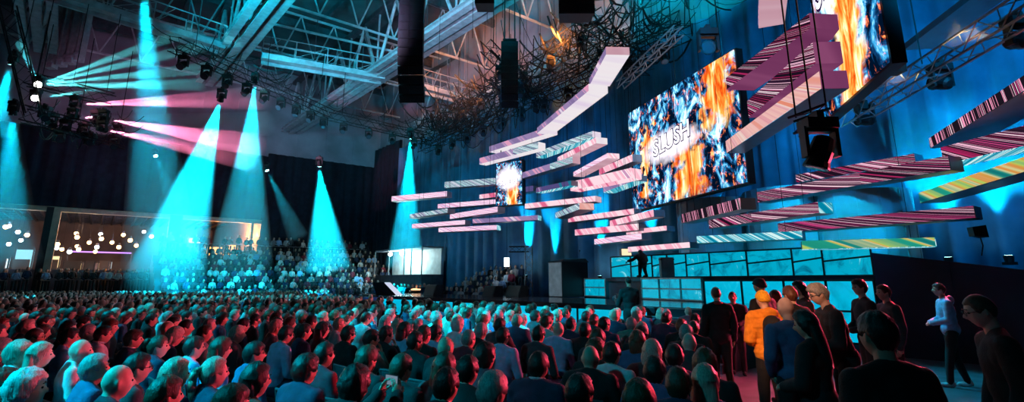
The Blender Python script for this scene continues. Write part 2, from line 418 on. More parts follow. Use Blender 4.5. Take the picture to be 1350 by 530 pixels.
stall(303, 328, 9, 4.3, 5.4, M['panel_orange'], 'orange glowing stall next to the slim beige jamb')
stall(334, 343, 4, 4.6, 6.4, M['panel_warm'], 'amber lit stall in the last bay of the opening')
def pl(loc, p, col, r=.3):
    l = bpy.data.lights.new('hall_light', 'POINT'); l.energy = p; l.color = col; l.shadow_soft_size = r; o = link('hall_light', l); o.location = loc
for (px, dep, z, p, col) in ((285, 6, 6.5, 2600, (1, .32, .07)), (318, 5, 6, 2200, (1, .40, .10)), (110, 8, 6.5, 420, (1, .6, .35)), (160, 10, 6, 400, (.6, .55, 1)), (20, 8, 6.5, 500, (.55, .8, 1)), (340, 2.5, 6, 500, (1, .6, .2)), (75, 1.0, 5.4, 60, (1, .75, .5)), (200, 6, 6.5, 350, (.5, .8, 1))):
    pl(wedge_pt(px, dep, z), p, col)
for px in (40, 120, 190, 290): pl(wedge_pt(px, 1.4, 6.2), 45, (1, .8, .6))

# ------------------------------------------------------------------ roof steel
RR = V((.64, -.768, 0)); BB = V((.77, .64, 0))
def girder(P, L, label, lattice=False, mats=('steel', 'steel_dark')):
    P = V((P[0], P[1], 0)); r = empty('roof_girder', (P.x, P.y, 15)); tag(r, label, 'girder', kind='structure')
    r.rotation_euler.z = math.atan2(RR.y, RR.x)
    for k, (y, z, w, h) in enumerate(((-.62, .15, .3, .34), (0, .05, .34, .26), (.62, .15, .3, .34))):
        m = MB(); m.box((L/2, y, z), (L, w*1.3, .06)); m.box((L/2, y, z+h), (L, w*1.3, .06)); m.box((L/2, y, z+h/2), (L, .06, h)); m.build('bottom_chord', M[mats[0]], r)
    m = MB(); m.box((L/2, 0, 4.9), (L, .4, .35)); m.build('top_chord', M[mats[1]], r)
    m = MB(); n = int(L/4.5)
    for i in range(n):
        x = i*L/n; m.bar((x, 0, .4), (x+L/n/2, 0, 4.8), .11, 6); m.bar((x+L/n/2, 0, 4.8), (x+L/n, 0, .4), .11, 6)
        m.bar((x, -.6, .3), (x+L/n, .6, .3), .05, 4); m.bar((x, 0, .4), (x, 0, 4.8), .07, 5)
    m.build('web', M[mats[0]], r)
    if lattice:
        m = MB(); n = int(L/.9)
        for i in range(n): m.box((i*L/n, .35, .75), (.42, .05, .62))
        m.build('batten_plate', M['steel'], r)
    return r
g1 = at_z(356, 194, 15); g2 = at_z(275, 114, 15); g3 = at_z(556, 170, 15)
girder(g1, 52, 'long roof girder of three pale chords passing behind the big speaker column')
girder(g2, 34, 'roof girder with batten plates crossing high over the cyan beams', True)
girder(g3, 52, 'roof girder lit cyan and orange above the stage trusses')
girder(at_z(100, 60, 15)+V((-3, 1, 0)), 30, 'roof girder over the long opening, nearest the camera')
m = MB()
for k in range(20):
    a = HC+BB*0+DL*0+V((-60, 0, 0)); o = -38+k*4.2
    c = BB*o; m.box(((c.x), (c.y)+20, 21.2), (120, .18, .4), math.atan2(RR.y, RR.x))
tag(m.build('ceiling_purlins', M['steel_dark']), 'parallel purlins under the roof deck', kind='structure')
m = MB()
for k in range(9):
    c = RR*(-40+k*9.5)+V((-6, 30, 0)); m.box((c.x, c.y, 20.7), (120, .25, .6), math.atan2(BB.y, BB.x))
tag(m.build('ceiling_beams', M['steel_dark']), 'cross beams under the roof deck', kind='structure')
def rooftruss(c, L, label):
    r = empty('roof_truss', (c[0], c[1], 17.2), math.atan2(BB.y, BB.x)); tag(r, label, 'roof truss', kind='structure')
    for nm, z, q in (('lower_chord', 0, .09), ('upper_chord', 3.4, .1)):
        m = MB(); m.bar((-L/2, 0, z), (L/2, 0, z), q, 6); m.build(nm, M['steel'], r)
    m = MB(); n = int(L/2.4)
    for i in range(n):
        x = -L/2+i*L/n; m.bar((x, 0, 0), (x+L/n/2, 0, 3.4), .055, 5); m.bar((x+L/n/2, 0, 3.4), (x+L/n, 0, 0), .055, 5)
    m.build('web', M['steel'], r)
for k in range(6):
    c = V((-16, 26, 0))+RR*(-14+k*7.5)+BB*4; rooftruss(c, 46, ['first', 'second', 'third', 'fourth', 'fifth', 'sixth'][k]+' of the tubular roof trusses, counted from the far left')
def catwalk(a, b, label, w=1.0):
    a, b = V(a), V(b); d = b-a; L = d.length
    r = empty('catwalk', a, math.atan2(d.y, d.x)); tag(r, label, 'catwalk')
    m = MB(); m.box((L/2, 0, 0), (L, w, .12)); m.box((L/2, -w/2, -.1), (L, .1, .34)); m.box((L/2, w/2, -.1), (L, .1, .34)); m.build('walkway', M['steel'], r)
    for s in (-1, 1):
        m = MB(); n = max(2, int(L/1.6)); y = s*w/2
        m.bar((0, y, 1.15), (L, y, 1.15), .035, 5); m.bar((0, y, .62), (L, y, .62), .02, 4)
        for i in range(n+1): m.bar((L*i/n, y, .05), (L*i/n, y, 1.15), .03, 4)
        for i in range(n): m.bar((L*i/n, y, .1), (L*(i+1)/n, y, 1.1) if i % 2 else (L*(i+.5)/n, y, 1.1), .015, 4)
        m.build('railing', M['steel'], r)
    m = MB()
    for i in range(int(L/3)+1): m.bar((i*3, 0, .1), (i*3, 0, 5.5), .025, 4)
    m.build('hanger', M['steel_dark'], r)
catwalk(at_z(-60, -50, 15.2), at_z(292, 62, 15.2), 'catwalk with railings crossing behind the tall bright cyan beam')
catwalk(at_z(345, 75, 15.2), at_z(505, 103, 15.2), 'cyan lit catwalk left of the big speaker column', 1.1)
catwalk(at_z(545, 112, 15.2), at_z(655, 142, 15.2), 'catwalk right of the big speaker column, in orange light')
m = MB(); m.bar(at_z(335, 26, 17), at_z(520, 68, 17), .09, 6); tag(m.build('roof_tie_rod', M['steel']), 'long pale tie rod above the cyan lit catwalk', 'beam')
# broad upright ducts at the upper left
for i, (px, w) in enumerate(((66, 11), (80, 9), (93, 10), (104, 6))):
    a, b = at_y(px-w/2, 90-i*3, 32), at_y(px+w/2, 90-i*3, 32); m = MB(); ww = abs(b.x-a.x)
    m.box((0, 0, 4.6), (ww, .5, 9.2)); m.box((-ww*.2, -.28, 4.6), (ww*.2, .06, 9.2)); m.box((0, -.3, .4), (ww, .1, .2))
    o = m.build('ventilation_duct', M['steel']); o.location = ((a.x+b.x)/2, 32, a.z)
    tag(o, ['widest pale upright duct, first from the left', 'upright duct, second from the left', 'upright duct, third from the left', 'narrow upright duct nearest the catwalk'][i], 'duct', 'upright ducts on the upper wall')

# ================================================================== STAGE
A = at_z(468, 388, 1.2); B = at_z(860, 404, 1.2); ED = (B-A).normalized(); EN = V((-ED.y, ED.x, 0))
if EN.y < 0: EN = -EN
def st(l, o, z): p = A+ED*l+EN*o; return V((p.x, p.y, z))
LS = (B-A).length
def boxst(mb, l0, l1, o0, o1, z0, z1, m=0):
    mb.hexa([st(l0, o0, z0), st(l1, o0, z0), st(l1, o1, z0), st(l0, o1, z0), st(l0, o0, z1), st(l1, o0, z1), st(l1, o1, z1), st(l0, o1, z1)], m)
stage = MB(); boxst(stage, 0, LS, .08, 4.2, 0, 1.05)
so = stage.build('stage', M['fascia']); tag(so, 'long raised stage with a glossy black deck and a cyan glowing front', 'stage')
m = MB(); boxst(m, -.05, LS+2.2, -.06, 4.3, 1.05, 1.2); m.build('deck', M['deck'], so)
# glowing front panels with dark posts between them
seam = [0, LS*.2]
n = 14
for i in range(n):
    l0, l1 = LS*i/n, LS*(i+1)/n
    m = MB(); boxst(m, l0+.03, l1-.03, -.02, .08, .05, 1.04)
    m.build('front_panel', M['film2'] if i > 1 else M['fascia2'] if 'fascia2' in M else M['film2'], so)
    m = MB(); boxst(m, l1-.03, l1+.03, -.05, .05, 0, 1.05); m.build('front_post', M['black'], so)
M['violet_fascia'] = pbr('deep violet fascia', (.05, .06, .30), .25, 0, 2, .3)
m = MB(); boxst(m, -.6, 3.6, -1.2, -.1, 0, 1.12); o = m.build('low_stage_block', M['violet_fascia']); tag(o, 'deep violet block at the far left end of the stage front', 'platform')
# white slanted panel and its dark back at the stage end
p = at_z(514, 388, 1.2); r = empty('slanted_display', (p.x, p.y-1.0, 1.2)); tag(r, 'slanted display with a pale face at the far stage end', 'display')
m = MB(); m.hexa([(-.5, 0, 0), (.75, -.3, -.12), (.95, .1, -.12), (-.3, .4, 0), (-.75, 0, .62), (-.05, -.1, .66), (.15, .3, .66), (-.55, .4, .62)]); m.build('casing', M['black'], r)
M['pale_face'] = glow('pale display face', (.72, .78, 1), .85)
m = MB(); m.hexa([(-.05, -.16, .60), (.72, -.34, -.10), (.92, .06, -.10), (.15, .26, .6), (-.05, -.18, .64), (.74, -.36, -.07), (.95, .06, -.07), (.15, .26, .64)]); m.build('screen', M['pale_face'], r)
# orange floor lamp patch on the stage (a lit prop seen beyond the display)
M['amber_glow'] = glow('amber lamp', (1, .5, .25), 2.5)
p = at_z(556, 385, 1.2); m = MB(); m.lathe([(.45, 0), (.5, .1), (.35, .16)], 14); o = m.build('stage_light_base', M['black']); o.location = (p.x, p.y-2, 1.2); tag(o, 'low round stage lamp glowing amber on the far deck', 'lamp')
m = MB(); m.lathe([(.34, .16), (.38, .22), (.2, .26)], 14); m.build('lens', M['amber_glow'], o)
# monitor wedges
def wedge(px, py, w, label):
    p = at_z(px, py, 1.2); r = empty('stage_monitor', (p.x, p.y, 1.2), math.atan2(ED.y, ED.x)); tag(r, label, 'speaker')
    m = MB(); h = w*.52; m.hexa([(-w/2, -.3, 0), (w/2, -.3, 0), (w/2, .3, 0), (-w/2, .3, 0), (-w/2, -.12, h), (w/2, -.12, h), (w/2, .3, h), (-w/2, .3, h)]); m.build('cabinet', M['black'], r)
    m = MB(); m.hexa([(-w/2+.04, -.31, .04), (w/2-.04, -.31, .04), (w/2-.04, -.29, .04), (-w/2+.04, -.29, .04), (-w/2+.04, -.15, h-.04), (w/2-.04, -.15, h-.04), (w/2-.04, -.13, h-.04), (-w/2+.04, -.13, h-.04)]); m.build('grille', M['rubber'], r)
wedge(571, 389, 1.0, 'black wedge monitor beside the slanted display')
wedge(649, 390, .9, 'black wedge monitor in the middle of the stage edge')
wedge(681, 391, .95, 'black wedge monitor nearest the lectern')
# big grey and black lectern block
p = at_z(737, 391, 1.2); r = empty('lectern', (p.x, p.y, 1.2), math.atan2(ED.y, ED.x)); tag(r, 'large square lectern, grey on one side and black in front', 'lectern')
sc_ = p.y/718
M['grey_side'] = pbr('brushed grey board', (.22, .24, .26), .45, .1, 3, .25)
hh = 44*sc_
m = MB(); m.box((.4, .25, hh/2), (.86, 1.7, hh)); m.build('body', M['black'], r)
m = MB(); m.box((.4, -.61, hh/2), (.82, .03, hh-.06)); m.build('front_panel', M['grey_side'], r)
m = MB(); m.hexa([(-.08, -.68, hh), (.88, -.68, hh), (.88, 1.15, hh), (-.08, 1.15, hh), (.1, -.45, hh+.06), (.8, -.45, hh+.12), (.8, 1.0, hh+.18), (.1, 1.0, hh+.12)]); m.build('top', M['black'], r)
m = MB(); m.path([(.6, .8, hh+.12), (.62, .78, hh+.4), (.7, .72, hh+.52)], .012); m.ell((.72, .7, hh+.53), (.03, .03, .045)); m.build('microphone', M['rubber'], r)

# steps up to the stage, at its near end
s0 = ((at_z(846, 404, 1.2)-A).dot(ED)); 
r = empty('stage_steps', st(LS+.2, -.1, 0), math.atan2(ED.y, ED.x)); tag(r, 'wide dark steps with pale nosings up to the stage', 'steps')
for k in range(6):
    z1 = 1.2-k*.2; m = MB(); m.box((1.35, -.15-k*.3, z1/2-.01), (2.9, .3, z1-.02)); m.build('step', M['fascia'], r)
    m = MB(); m.box((1.35, -.29-k*.3, z1-.012), (2.9, .03, .024)); m.build('nosing', M['grey_side'], r)
# upper platform behind, with glowing riser panels
RA = at_z(770, 391, 1.2); RB = at_z(925, 398, 1.2)
ZD = 2.02
RC = V((RB.x+.613*7.0, RB.y-.79*7.0, 0))
tC = RC-RB; 
# point on the riser line at picture column px
def rl(px, z):
    P, d = (RA, (RB-RA)) if px < 925 else (RB, RC-RB)
    q = at_plane(px, 340, P, (d.x, d.y)); return V((q.x, q.y, z))
def wallpt(px, off, z):
    q = at_plane(px, 340, HC-NRW*off, DR); return V((q.x, q.y, z))
r = empty('raised_platform', rl(850, 0)); tag(r, 'raised platform behind the stage with framed cyan riser panels', 'platform')
pts = [rl(770, 0), rl(925, 0), rl(1150, 0), wallpt(1150, .9, 0), wallpt(925, .9, 0), wallpt(770, .9, 0)]
def prism(mb, pts, z0, z1, m=0):
    n = len(pts); P = [(p.x, p.y, z0) for p in pts]+[(p.x, p.y, z1) for p in pts]
    mb.add(P, [tuple(range(n-1, -1, -1)), tuple(range(n, 2*n))]+[(i, (i+1) % n, n+(i+1) % n, n+i) for i in range(n)], m)
def local(o, r): o.location = -r.location; return o
m = MB(); prism(m, pts, ZD-.14, ZD); local(m.build('deck', M['deck'], r), r)
m = MB(); prism(m, [p+V((.1*p.x/p.length, .25, 0)) if i < 3 else p for i, p in enumerate(pts)], 0.0, ZD-.14); local(m.build('core', M['fascia'], r), r)
def fence(pxs, fn, z0, z1, mat, parent, tilt=0, frame='alu', name='riser_panel'):
    for a, b in zip(pxs[:-1], pxs[1:]):
        p, q = fn(a, 0), fn(b, 0); d = (q-p).normalized(); nn = V((d.y, -d.x, 0)); nn = nn if nn.y < 0 else -nn
        m = MB(); t = .02
        P = []
        for z in (z0, z1):
            for (w_, o_) in ((p+d*.04, 0), (q-d*.04, 0), (q-d*.04, .03), (p+d*.04, .03)): P.append(V((w_.x, w_.y, z))+nn*(.04-o_))
        m.hexa(P); pn = local(m.build(name, mat, parent), parent)
        m = MB(); u = V((0, 0, 1))
        for (s, e) in ((p+u*z0, q+u*z0), (p+u*z1, q+u*z1), (p+u*z0, p+u*z1), (q+u*z0, q+u*z1), (p+u*(z0+z1)/2, q+u*((z0+z1)/2+tilt))):
            m.bar(s+nn*.06, e+nn*.06, .028, 6)
        local(m.build('frame', M[frame], parent), parent)
fence([771, 798], rl, 1.24, ZD-.02, M['film'], r)
fence([845, 868, 896, 924], rl, 1.24, ZD-.04, M['film'], r)
fence([926, 975, 1030, 1085, 1148], rl, .25, ZD-.12, M['film2'], r, .0, 'black', 'cyan_wall_panel')
m = MB(); a, b = rl(798, 0), rl(812, 0)
# railing of framed film along the platform
def rl2(px, z):
    q = at_plane(px, 340, RB+NRW*1.6, DR); return V((q.x, q.y, z))
r2 = empty('film_fence', rl2(950, ZD)); tag(r2, 'long framed fence of crumpled cyan film on the raised platform', 'fence')
fence([806, 832, 860, 880, 905, 936, 985, 1045, 1085, 1150], rl2, ZD+.02, 2.92, M['film'], r2, .12, 'black', 'film_panel')
M['wood_box'] = glow('pale lit box face', (1, .8, .5), 1.1)
p = rl2(826, 0); m = MB(); m.box((0, 0, .16), (.45, .4, .32)); o = m.build('monitor_box', M['housing']); o.location = (p.x-.1, p.y-.3, 2.92); tag(o, 'small monitor with a warm glowing face above the film fence', 'monitor')
m = MB(); m.box((0, -.21, .16), (.4, .02, .27)); m.build('screen', M['wood_box'], o)
# dark masking wall at the right
m = MB(); a = rl(1150, 0); b = a+(RC-RB).normalized()*16
d = (b-a).normalized(); nn = V((-d.y, d.x, 0)); nn = nn if nn.y > 0 else -nn
m.hexa([a, b, b+nn*.2, a+nn*.2]+[p+V((0, 0, 2.62)) for p in (a, b, b+nn*.2, a+nn*.2)])
for k in range(10): 
    q = a+d*(k*1.6); m.hexa([q-nn*.01, q+d*.03-nn*.01, q+d*.03, q]+[p+V((0, 0, 2.6)) for p in (q-nn*.01, q+d*.03-nn*.01, q+d*.03, q)])
M['navy'] = pbr('navy masking board', (.012, .022, .05), .7, 0, 1, .3)
tag(m.build('wall_masking', M['navy']), 'dark navy masking wall below the blue drape', kind='structure')
# curved scenic drums of pale boards
M['scenic'] = pbr('scenic board', (.35, .42, .5), .45, .1, 1.2, .2)
for i, (px, Yd, zt, R_) in enumerate(((945, 21.3, 5.0, 1.5), (1042, 19.3, 5.1, 1.5), (1140, 17.5, 4.7, 1.4))):
    q = at_y(px, 300, Yd); m = MB(); n = 20
    m.lathe([(R_, 0), (R_, zt-ZD)], 28); 
    for k in range(14):
        an = 2*PI*k/14; m.bar((R_*math.cos(an), R_*math.sin(an), 0), (R_*math.cos(an), R_*math.sin(an), zt-ZD), .03, 4)
    o = m.build('scenic_drum', M['scenic'], None, False); o.location = (q.x, q.y, ZD); 
    tag(o, ['curved scenic drum below the big centre screen, catching cyan light', 'middle curved scenic drum behind the magenta striped bars', 'curved scenic drum nearest the dark masking wall'][i], 'set piece')

# ================================================================== LED BARS
def ledbar(x1, y1, x2, y2, t, Y1, style, label, W_=.45, bot='housing', capst='housing', split=None, cable=True, ztop=12.5):
    P1 = at_y(x1, y1, Y1); z = P1.z; P2 = at_z(x2, y2, z)
    T = t*Y1/718*1.02; d = (P2-P1); d.z = 0; L = d.length; d.normalize()
    n = V((-d.y, d.x, 0)); 
    if n.dot((P1+P2)/2) < 0: n = -n
    n.z = 0
    flip = n.dot(V((-d.y, d.x, 0))) < 0
    r = empty('hanging_led_bar', P1, math.atan2(d.y, d.x)); tag(r, label, 'led bar', 'led bars hung around the screens')
    s = -1 if flip else 1
    def bx(name, x0, x1_, y0, y1_, z0, z1, mat):
        m = MB(); m.hexa([(x0, y0*s, z0), (x1_, y0*s, z0), (x1_, y1_*s, z0), (x0, y1_*s, z0), (x0, y0*s, z1), (x1_, y0*s, z1), (x1_, y1_*s, z1), (x0, y1_*s, z1)]); return m.build(name, mat, r)
    bx('housing', 0, L, .02, W_, .02, T, M['housing'])
    segs = [(0, L, style)] if not split else [(0, L*split[0], style), (L*split[0], L, split[1])]
    for (a, b, stl) in segs:
        f = quaduv('led_face', [(a, .012*s, 0), (b, .012*s, 0), (b, .012*s, T), (a, .012*s, T)], LED[stl] if stl in LED else M[stl], r, [(a, 0), (b, 0), (b, T), (a, T)])
        solid(f, .02)
    def skin(nm, pts, stl, uvs):
        f = quaduv(nm, pts, LED[stl] if stl in LED else M[stl], r, uvs); solid(f, .015)
    skin('underside', [(0, W_*s, .0), (L, W_*s, .0), (L, 0, .0), (0, 0, .0)], bot, [(0, W_), (L, W_), (L, 0), (0, 0)])
    skin('end_panel', [(L+.01, 0, 0), (L+.01, W_*s, 0), (L+.01, W_*s, T), (L+.01, 0, T)], capst, [(0, 0), (W_, 0), (W_, T), (0, T)])
    if cable and ztop > z+T:
        for q in (.15, .85):
            m = MB(); m.bar((L*q, W_*.5*s, T), (L*q, W_*.5*s, ztop-z), .008, 4); m.build('suspension_cable', M['black'], r)
    return r
def solid(o, th):
    md = o.modifiers.new('thickness', 'SOLIDIFY'); md.thickness = th; md.offset = 0
M['bluegrey'] = pbr('blue grey bar underside', (.22, .28, .36), .35, .2, 3, .15)
bars = [
 (516, 265.5, 589, 259, 6.8, 29, 'pinkt', 'pale LED bar furthest left, crossed by the slim cyan beam'),
 (586, 248, 654, 243, 8.5, 29, 'teal', 'patterned LED bar ending behind the top of the small screen'),
 (577, 275, 655, 268.8, 6, 28.5, 'pinkt', 'long rose LED bar ending at the lower part of the small screen'),
 (632, 262.5, 656, 259.5, 6, 29.5, 'pink', 'short pink LED bar tucked behind the small screen'),
 (540, 288, 590, 280.5, 5.5, 28, 'teal', 'short dark patterned LED bar under the leftmost one'),
 (593, 289, 656, 279.8, 6.8, 27.5, 'pinkt', 'rose LED bar with a yellowish left end below the small screen'),
 (543, 301, 613, 296, 5.6, 27.5, 'pinkt', 'rose LED bar second from the bottom in the far cluster'),
 (578, 306.3, 655, 303, 6, 26.5, 'pinkt', 'lowest rose LED bar of the far cluster, with a cyan end'),
 (623, 294.7, 709, 290, 6, 27, 'lilac', 'long pale lilac LED bar with a cyan end right of the lowest rose one'),
 (645, 200.5, 724, 175.4, 8, 27, 'lilac', 'lilac LED bar at the foot of the rising arc'),
 (632, 216.6, 709.6, 196, 8.5, 27, 'lilac', 'lilac and teal LED bar just above the small screen'),
 (708, 176, 776, 120, 8, 23.5, 'lilac', 'long middle LED bar of the rising arc with a white underside'),
 (777, 113, 799, 72, 10, 18.3, 'lilac', 'steep top LED bar of the rising arc with a pink end'),
 (707, 207.7, 781, 181, 7.5, 25, 'teal', 'teal striped LED bar below the rising arc'),
 (735, 214.5, 786, 189, 7.5, 24, 'pink', 'pink and white LED bar under the teal striped one'),
 (686, 236, 755, 215, 8, 26, 'lilac', 'lilac LED bar starting beside the small screen'),
 (756, 232.6, 801, 208.5, 6, 24, 'pinkt', 'mauve LED bar with a pale pink end, alone in the dark gap'),
 (707, 254, 753, 244.5, 6.5, 25, 'blueviolet', 'blue violet LED bar left of the broad pink one'),
 (752, 251.5, 832, 234.5, 12, 24, 'pink', 'broad pink LED bar left of the big centre screen'),
 (790, 231, 834, 213, 9, 24.4, 'pink', 'pink LED bar slanting up to the big centre screen'),
 (795, 254, 836, 238.5, 7, 24.6, 'lilac', 'mauve LED bar under the broad pink one beside the big screen'),
 (684, 255, 703, 252, 7.5, 27.4, 'blueviolet', 'short dark LED bar stub right of the small screen'),
 (692, 275.5, 785, 265.7, 7, 25, 'pink', 'long pink LED bar with bluish left end in the middle of the set'),
 (732, 288, 764, 276, 7.5, 23.6, 'teal', 'short pale LED bar turned towards the camera with a pink end'),
 (749, 293.4, 836, 282.5, 6.8, 24.5, 'pink', 'pink LED bar running under the left corner of the big screen'),
 (804, 299, 862, 285.7, 8, 23, 'pink', 'pink LED bar with dark end just below the big screen'),
 (758, 310.8, 842, 303.5, 8, 24, 'pink', 'pink LED bar third from the bottom over the lectern'),
 (825.7, 309.7, 879, 304, 6, 22.5, 'pink', 'pink LED bar with a dark square end over the standing man'),
 (783.6, 322.5, 846, 315.5, 7, 23, 'pinkt', 'patterned pink LED bar above the lectern microphone'),
 (828, 332.5, 909.6, 326.8, 6.6, 21.5, 'pink', 'lowest pink LED bar, right behind the standing man'),
 (898.7, 294.5, 976.7, 275.7, 12, 18, 'stripe_v', 'dark LED bar with fine upright stripes under the big screen'),
 (935, 301.4, 1080, 281, 11.5, 17.5, 'stripe', 'long LED bar with slanted lilac stripes in the middle right'),
 (919, 321, 1058, 315, 9.5, 17.2, 'tealwhite', 'white and teal LED bar over the film fence'),
 (1058, 328.8, 1234, 325, 11, 15.6, 'green', 'green and amber LED bar, lowest on the blue drape'),
 (1026.5, 307, 1286, 287.5, 12.5, 16, 'ring', 'long dark LED bar with sweeping crimson rings'),
 (999, 267, 1253, 224, 14, 17, 'ring', 'very long LED bar with magenta rings fading to dark at its near end'),
 (1050, 241, 1207, 215, 11, 17.4, 'stripe', 'pale ringed LED bar lying just above the very long one'),
 (1213, 268, 1420, 206, 14, 14.5, 'green', 'yellow and green LED bar leaving the frame above the small loudspeaker'),
 (1244, 217, 1450, 170, 24, 12.5, 'stripe', 'thick dark LED bar with tall pink stripes at the frame edge'),
 (1226.5, 195.6, 1420, 77, 14, 13.5, 'stripe_v', 'dark LED bar with pink dashes slanting steeply to the frame edge'),
 (958, 202, 1083, 117, 17, 16, 'salmon', 'salmon and orange LED bar between the two big screens'),
 (987, 155, 1075, 84, 24, 15.2, 'stripe', 'LED bar with curved pink and yellow stripes above the salmon one'),
 (958, 118, 1069, 37, 17, 16, 'stripe', 'topmost striped LED bar between the big screens, plum underneath'),
 (1000, 37, 1002, -70, 8, 13, 'lilac', 'rosy LED bar seen from underneath at the top of the picture'),
 (1192, 66, 1300, -16, 9, 13.5, 'housing', 'unlit grey beam bar high above the near right truss'),
]
wide = {11: (.75, 'white', 'white'), 12: (.75, 'white', 'rosy'), 9: (.5, 'white', 'white'), 10: (.45, 'white', 'white'), 13: (.45, 'tealwhite', 'white'), 14: (.5, 'rosy', 'white'), 15: (.4, 'bluegrey', 'rosy'),
        16: (.5, 'rosy', 'pink'), 17: (.4, 'tealwhite', 'bluegrey'), 18: (.6, 'pink', 'pink'), 20: (.6, 'tealwhite', 'bluegrey'), 22: (.5, 'bluegrey', 'rosy'), 23: (.6, 'bluegrey', 'salmon'),
        7: (.4, 'bluegrey', 'tealwhite'), 8: (.4, 'bluegrey', 'tealwhite'), 40: (.55, 'bluegrey', 'plum'), 41: (.6, 'plum', 'plum'), 42: (.9, 'plum', 'plum'), 43: (.62, 'rosy', 'rosy'), 44: (.75, 'bluegrey', 'bluegrey'),
        35: (.5, 'bluegrey', 'housing'), 34: (.5, 'bluegrey', 'housing'), 39: (.9, 'bluegrey', 'bluegrey'), 38: (.6, 'tealwhite', 'bluegrey'), 37: (.6, 'bluegrey', 'bluegrey'), 31: (.45, 'bluegrey', 'tealwhite'), 33: (.4, 'tealwhite', 'tealwhite')}
for i, b in enumerate(bars):
    w_, bt, cp = wide.get(i, (.45, 'bluegrey', 'bluegrey'))
    sp = None
    if i == 10: sp = (.6, 'teal')
    if i == 15: sp = (.6, 'teal')
    if i == 31: sp = (.45, 'ring')
    if i == 35: sp = (.62, 'stripe')
    ledbar(*b, W_=w_, bot=bt, capst=cp, split=sp, ztop=11.4, cable=i < 34)

# ================================================================== SCREENS
FONTC = None
def lettering(parent, word, origin, ux, uy, un, width, height, slant=0.0):
    fc = bpy.data.curves.new('t', 'FONT'); fc.body = word; fc.align_x = 'LEFT'; fc.resolution_u = 3
    for k, (off, mat, lift) in enumerate(((.045, M['ink'], .012), (.0, M['letter_white'], .024))):
        fc.offset = off; fc.extrude = .01
        o = bpy.data.objects.new('t', fc); C0.objects.link(o); bpy.context.view_layer.update()
        me = bpy.data.meshes.new_from_object(o.evaluated_get(bpy.context.evaluated_depsgraph_get()))
        bpy.data.objects.remove(o)
        xs = [v.co.x for v in me.vertices]; ys = [v.co.y for v in me.vertices]
        if k == 0: x0, x1, y0, y1 = min(xs), max(xs), min(ys), max(ys)
        for v in me.vertices:
            a = (v.co.x-x0)/(x1-x0)*width; b = (v.co.y-y0)/(y1-y0)*height
            v.co = V(origin)+V(ux)*a+V(uy)*(b+a*slant)+V(un)*(lift+v.co.z*.5)
        me.materials.clear(); me.materials.append(mat)
        link('lettering', me, parent)
M['ink'] = glow('deep ink', (.05, .02, .14), .5); M['letter_white'] = glow('white letters', (1, .97, 1), 2.2)
def screen(xl, ybl, ytl, Yl, xr, ybr, mat, label, txt=None, H=None):
    P = at_y(xl, ybl, Yl); z0 = P.z; Q = at_z(xr, ybr, z0); z1 = at_y(xl, ytl, Yl).z if H is None else z0+H
    d = Q-P; d.z = 0; L = d.length; d.normalize(); ang = math.atan2(d.y, d.x)
    r = empty('hanging_led_screen', P, ang); tag(r, label, 'screen'); h = z1-z0
    n = V((-d.y, d.x, 0)); s = 1 if n.dot((P+Q)/2) > 0 else -1
    m = MB(); m.hexa([(-.05, .03*s, -.05), (L+.05, .03*s, -.05), (L+.05, .3*s, -.05), (-.05, .3*s, -.05), (-.05, .03*s, h+.05), (L+.05, .03*s, h+.05), (L+.05, .3*s, h+.05), (-.05, .3*s, h+.05)]); m.build('casing', M['black'], r)
    f = quaduv('display', [(0, 0, 0), (L, 0, 0), (L, 0, h), (0, 0, h)], mat, r, [(0, 0), (1, 0), (1, 1), (0, 1)]); solid(f, .03)
    m = MB()
    for q in (.12, .5, .88): m.bar((L*q, .15*s, h), (L*q, .15*s, h+6), .03, 5)
    m.build('hanging_rig', M['steel_dark'], r)
    if txt:
        word, u0, v0, w, hh, sl = txt
        lettering(r, word, (L*u0, -.02*s, h*v0), (1, 0, 0), (0, 0, 1), (0, -s, 0), L*w, h*hh, sl)
    print('SCREEN', L, h, P, Q)
    return r
sm1 = screenmat('centre screen content', 1.9, [(.60, .14, .02, .42, .0), (.86, .13, .52, 1.1, .0), (.14, .05, .1, .75, .1)], (.42, .50, .27, .15), 1.45, 1.0, 11.0)
screen(835, 278, 150, 23.7, 985, 240, sm1, 'big centre screen showing flames, ice-blue sparks and white letters', ('SLUSH', .27, .43, .36, .17, .10))
sm2 = screenmat('near screen content', .9, [(.52, .24, -.1, 1.2, .10)], (.28, .80, .24, .22), 1.5, 4.0, 8.0)
screen(1090, 156, 0, 13.5, 1172, 82, sm2, 'big near screen with a tall orange flame, cut by the top of the frame', ('SLU', .12, .62, .5, .3, .18), H=4.4)
sm3 = screenmat('far screen content', .62, [(.66, .24, .0, .5, .0)], (.5, .62, .5, .3), 1.5, 2.5, 16.0)
screen(654, 271.5, 216, 26.6, 688, 268.6, sm3, 'small far screen with white burst and orange flame among the rose bars', ('SLUSH', .15, .46, .7, .12, .05))
# narrow dark display beside the near screen's right edge
P = at_y(1173, 83, 10.6); r = empty('dark_side_screen', P); 
m = MB(); m.box((.14, .1, 1.5), (.34, .3, 3.4)); m.build('casing', M['black'], r); tag(r, 'unlit dark panel at the right edge of the big near screen', 'screen')
m = MB()
for k in range(3): m.ell((.04, -.07, .42+k*.2), (.03, .02, .03), nu=8, nv=6)
m.build('indicator', M['bulb_warm'], r)
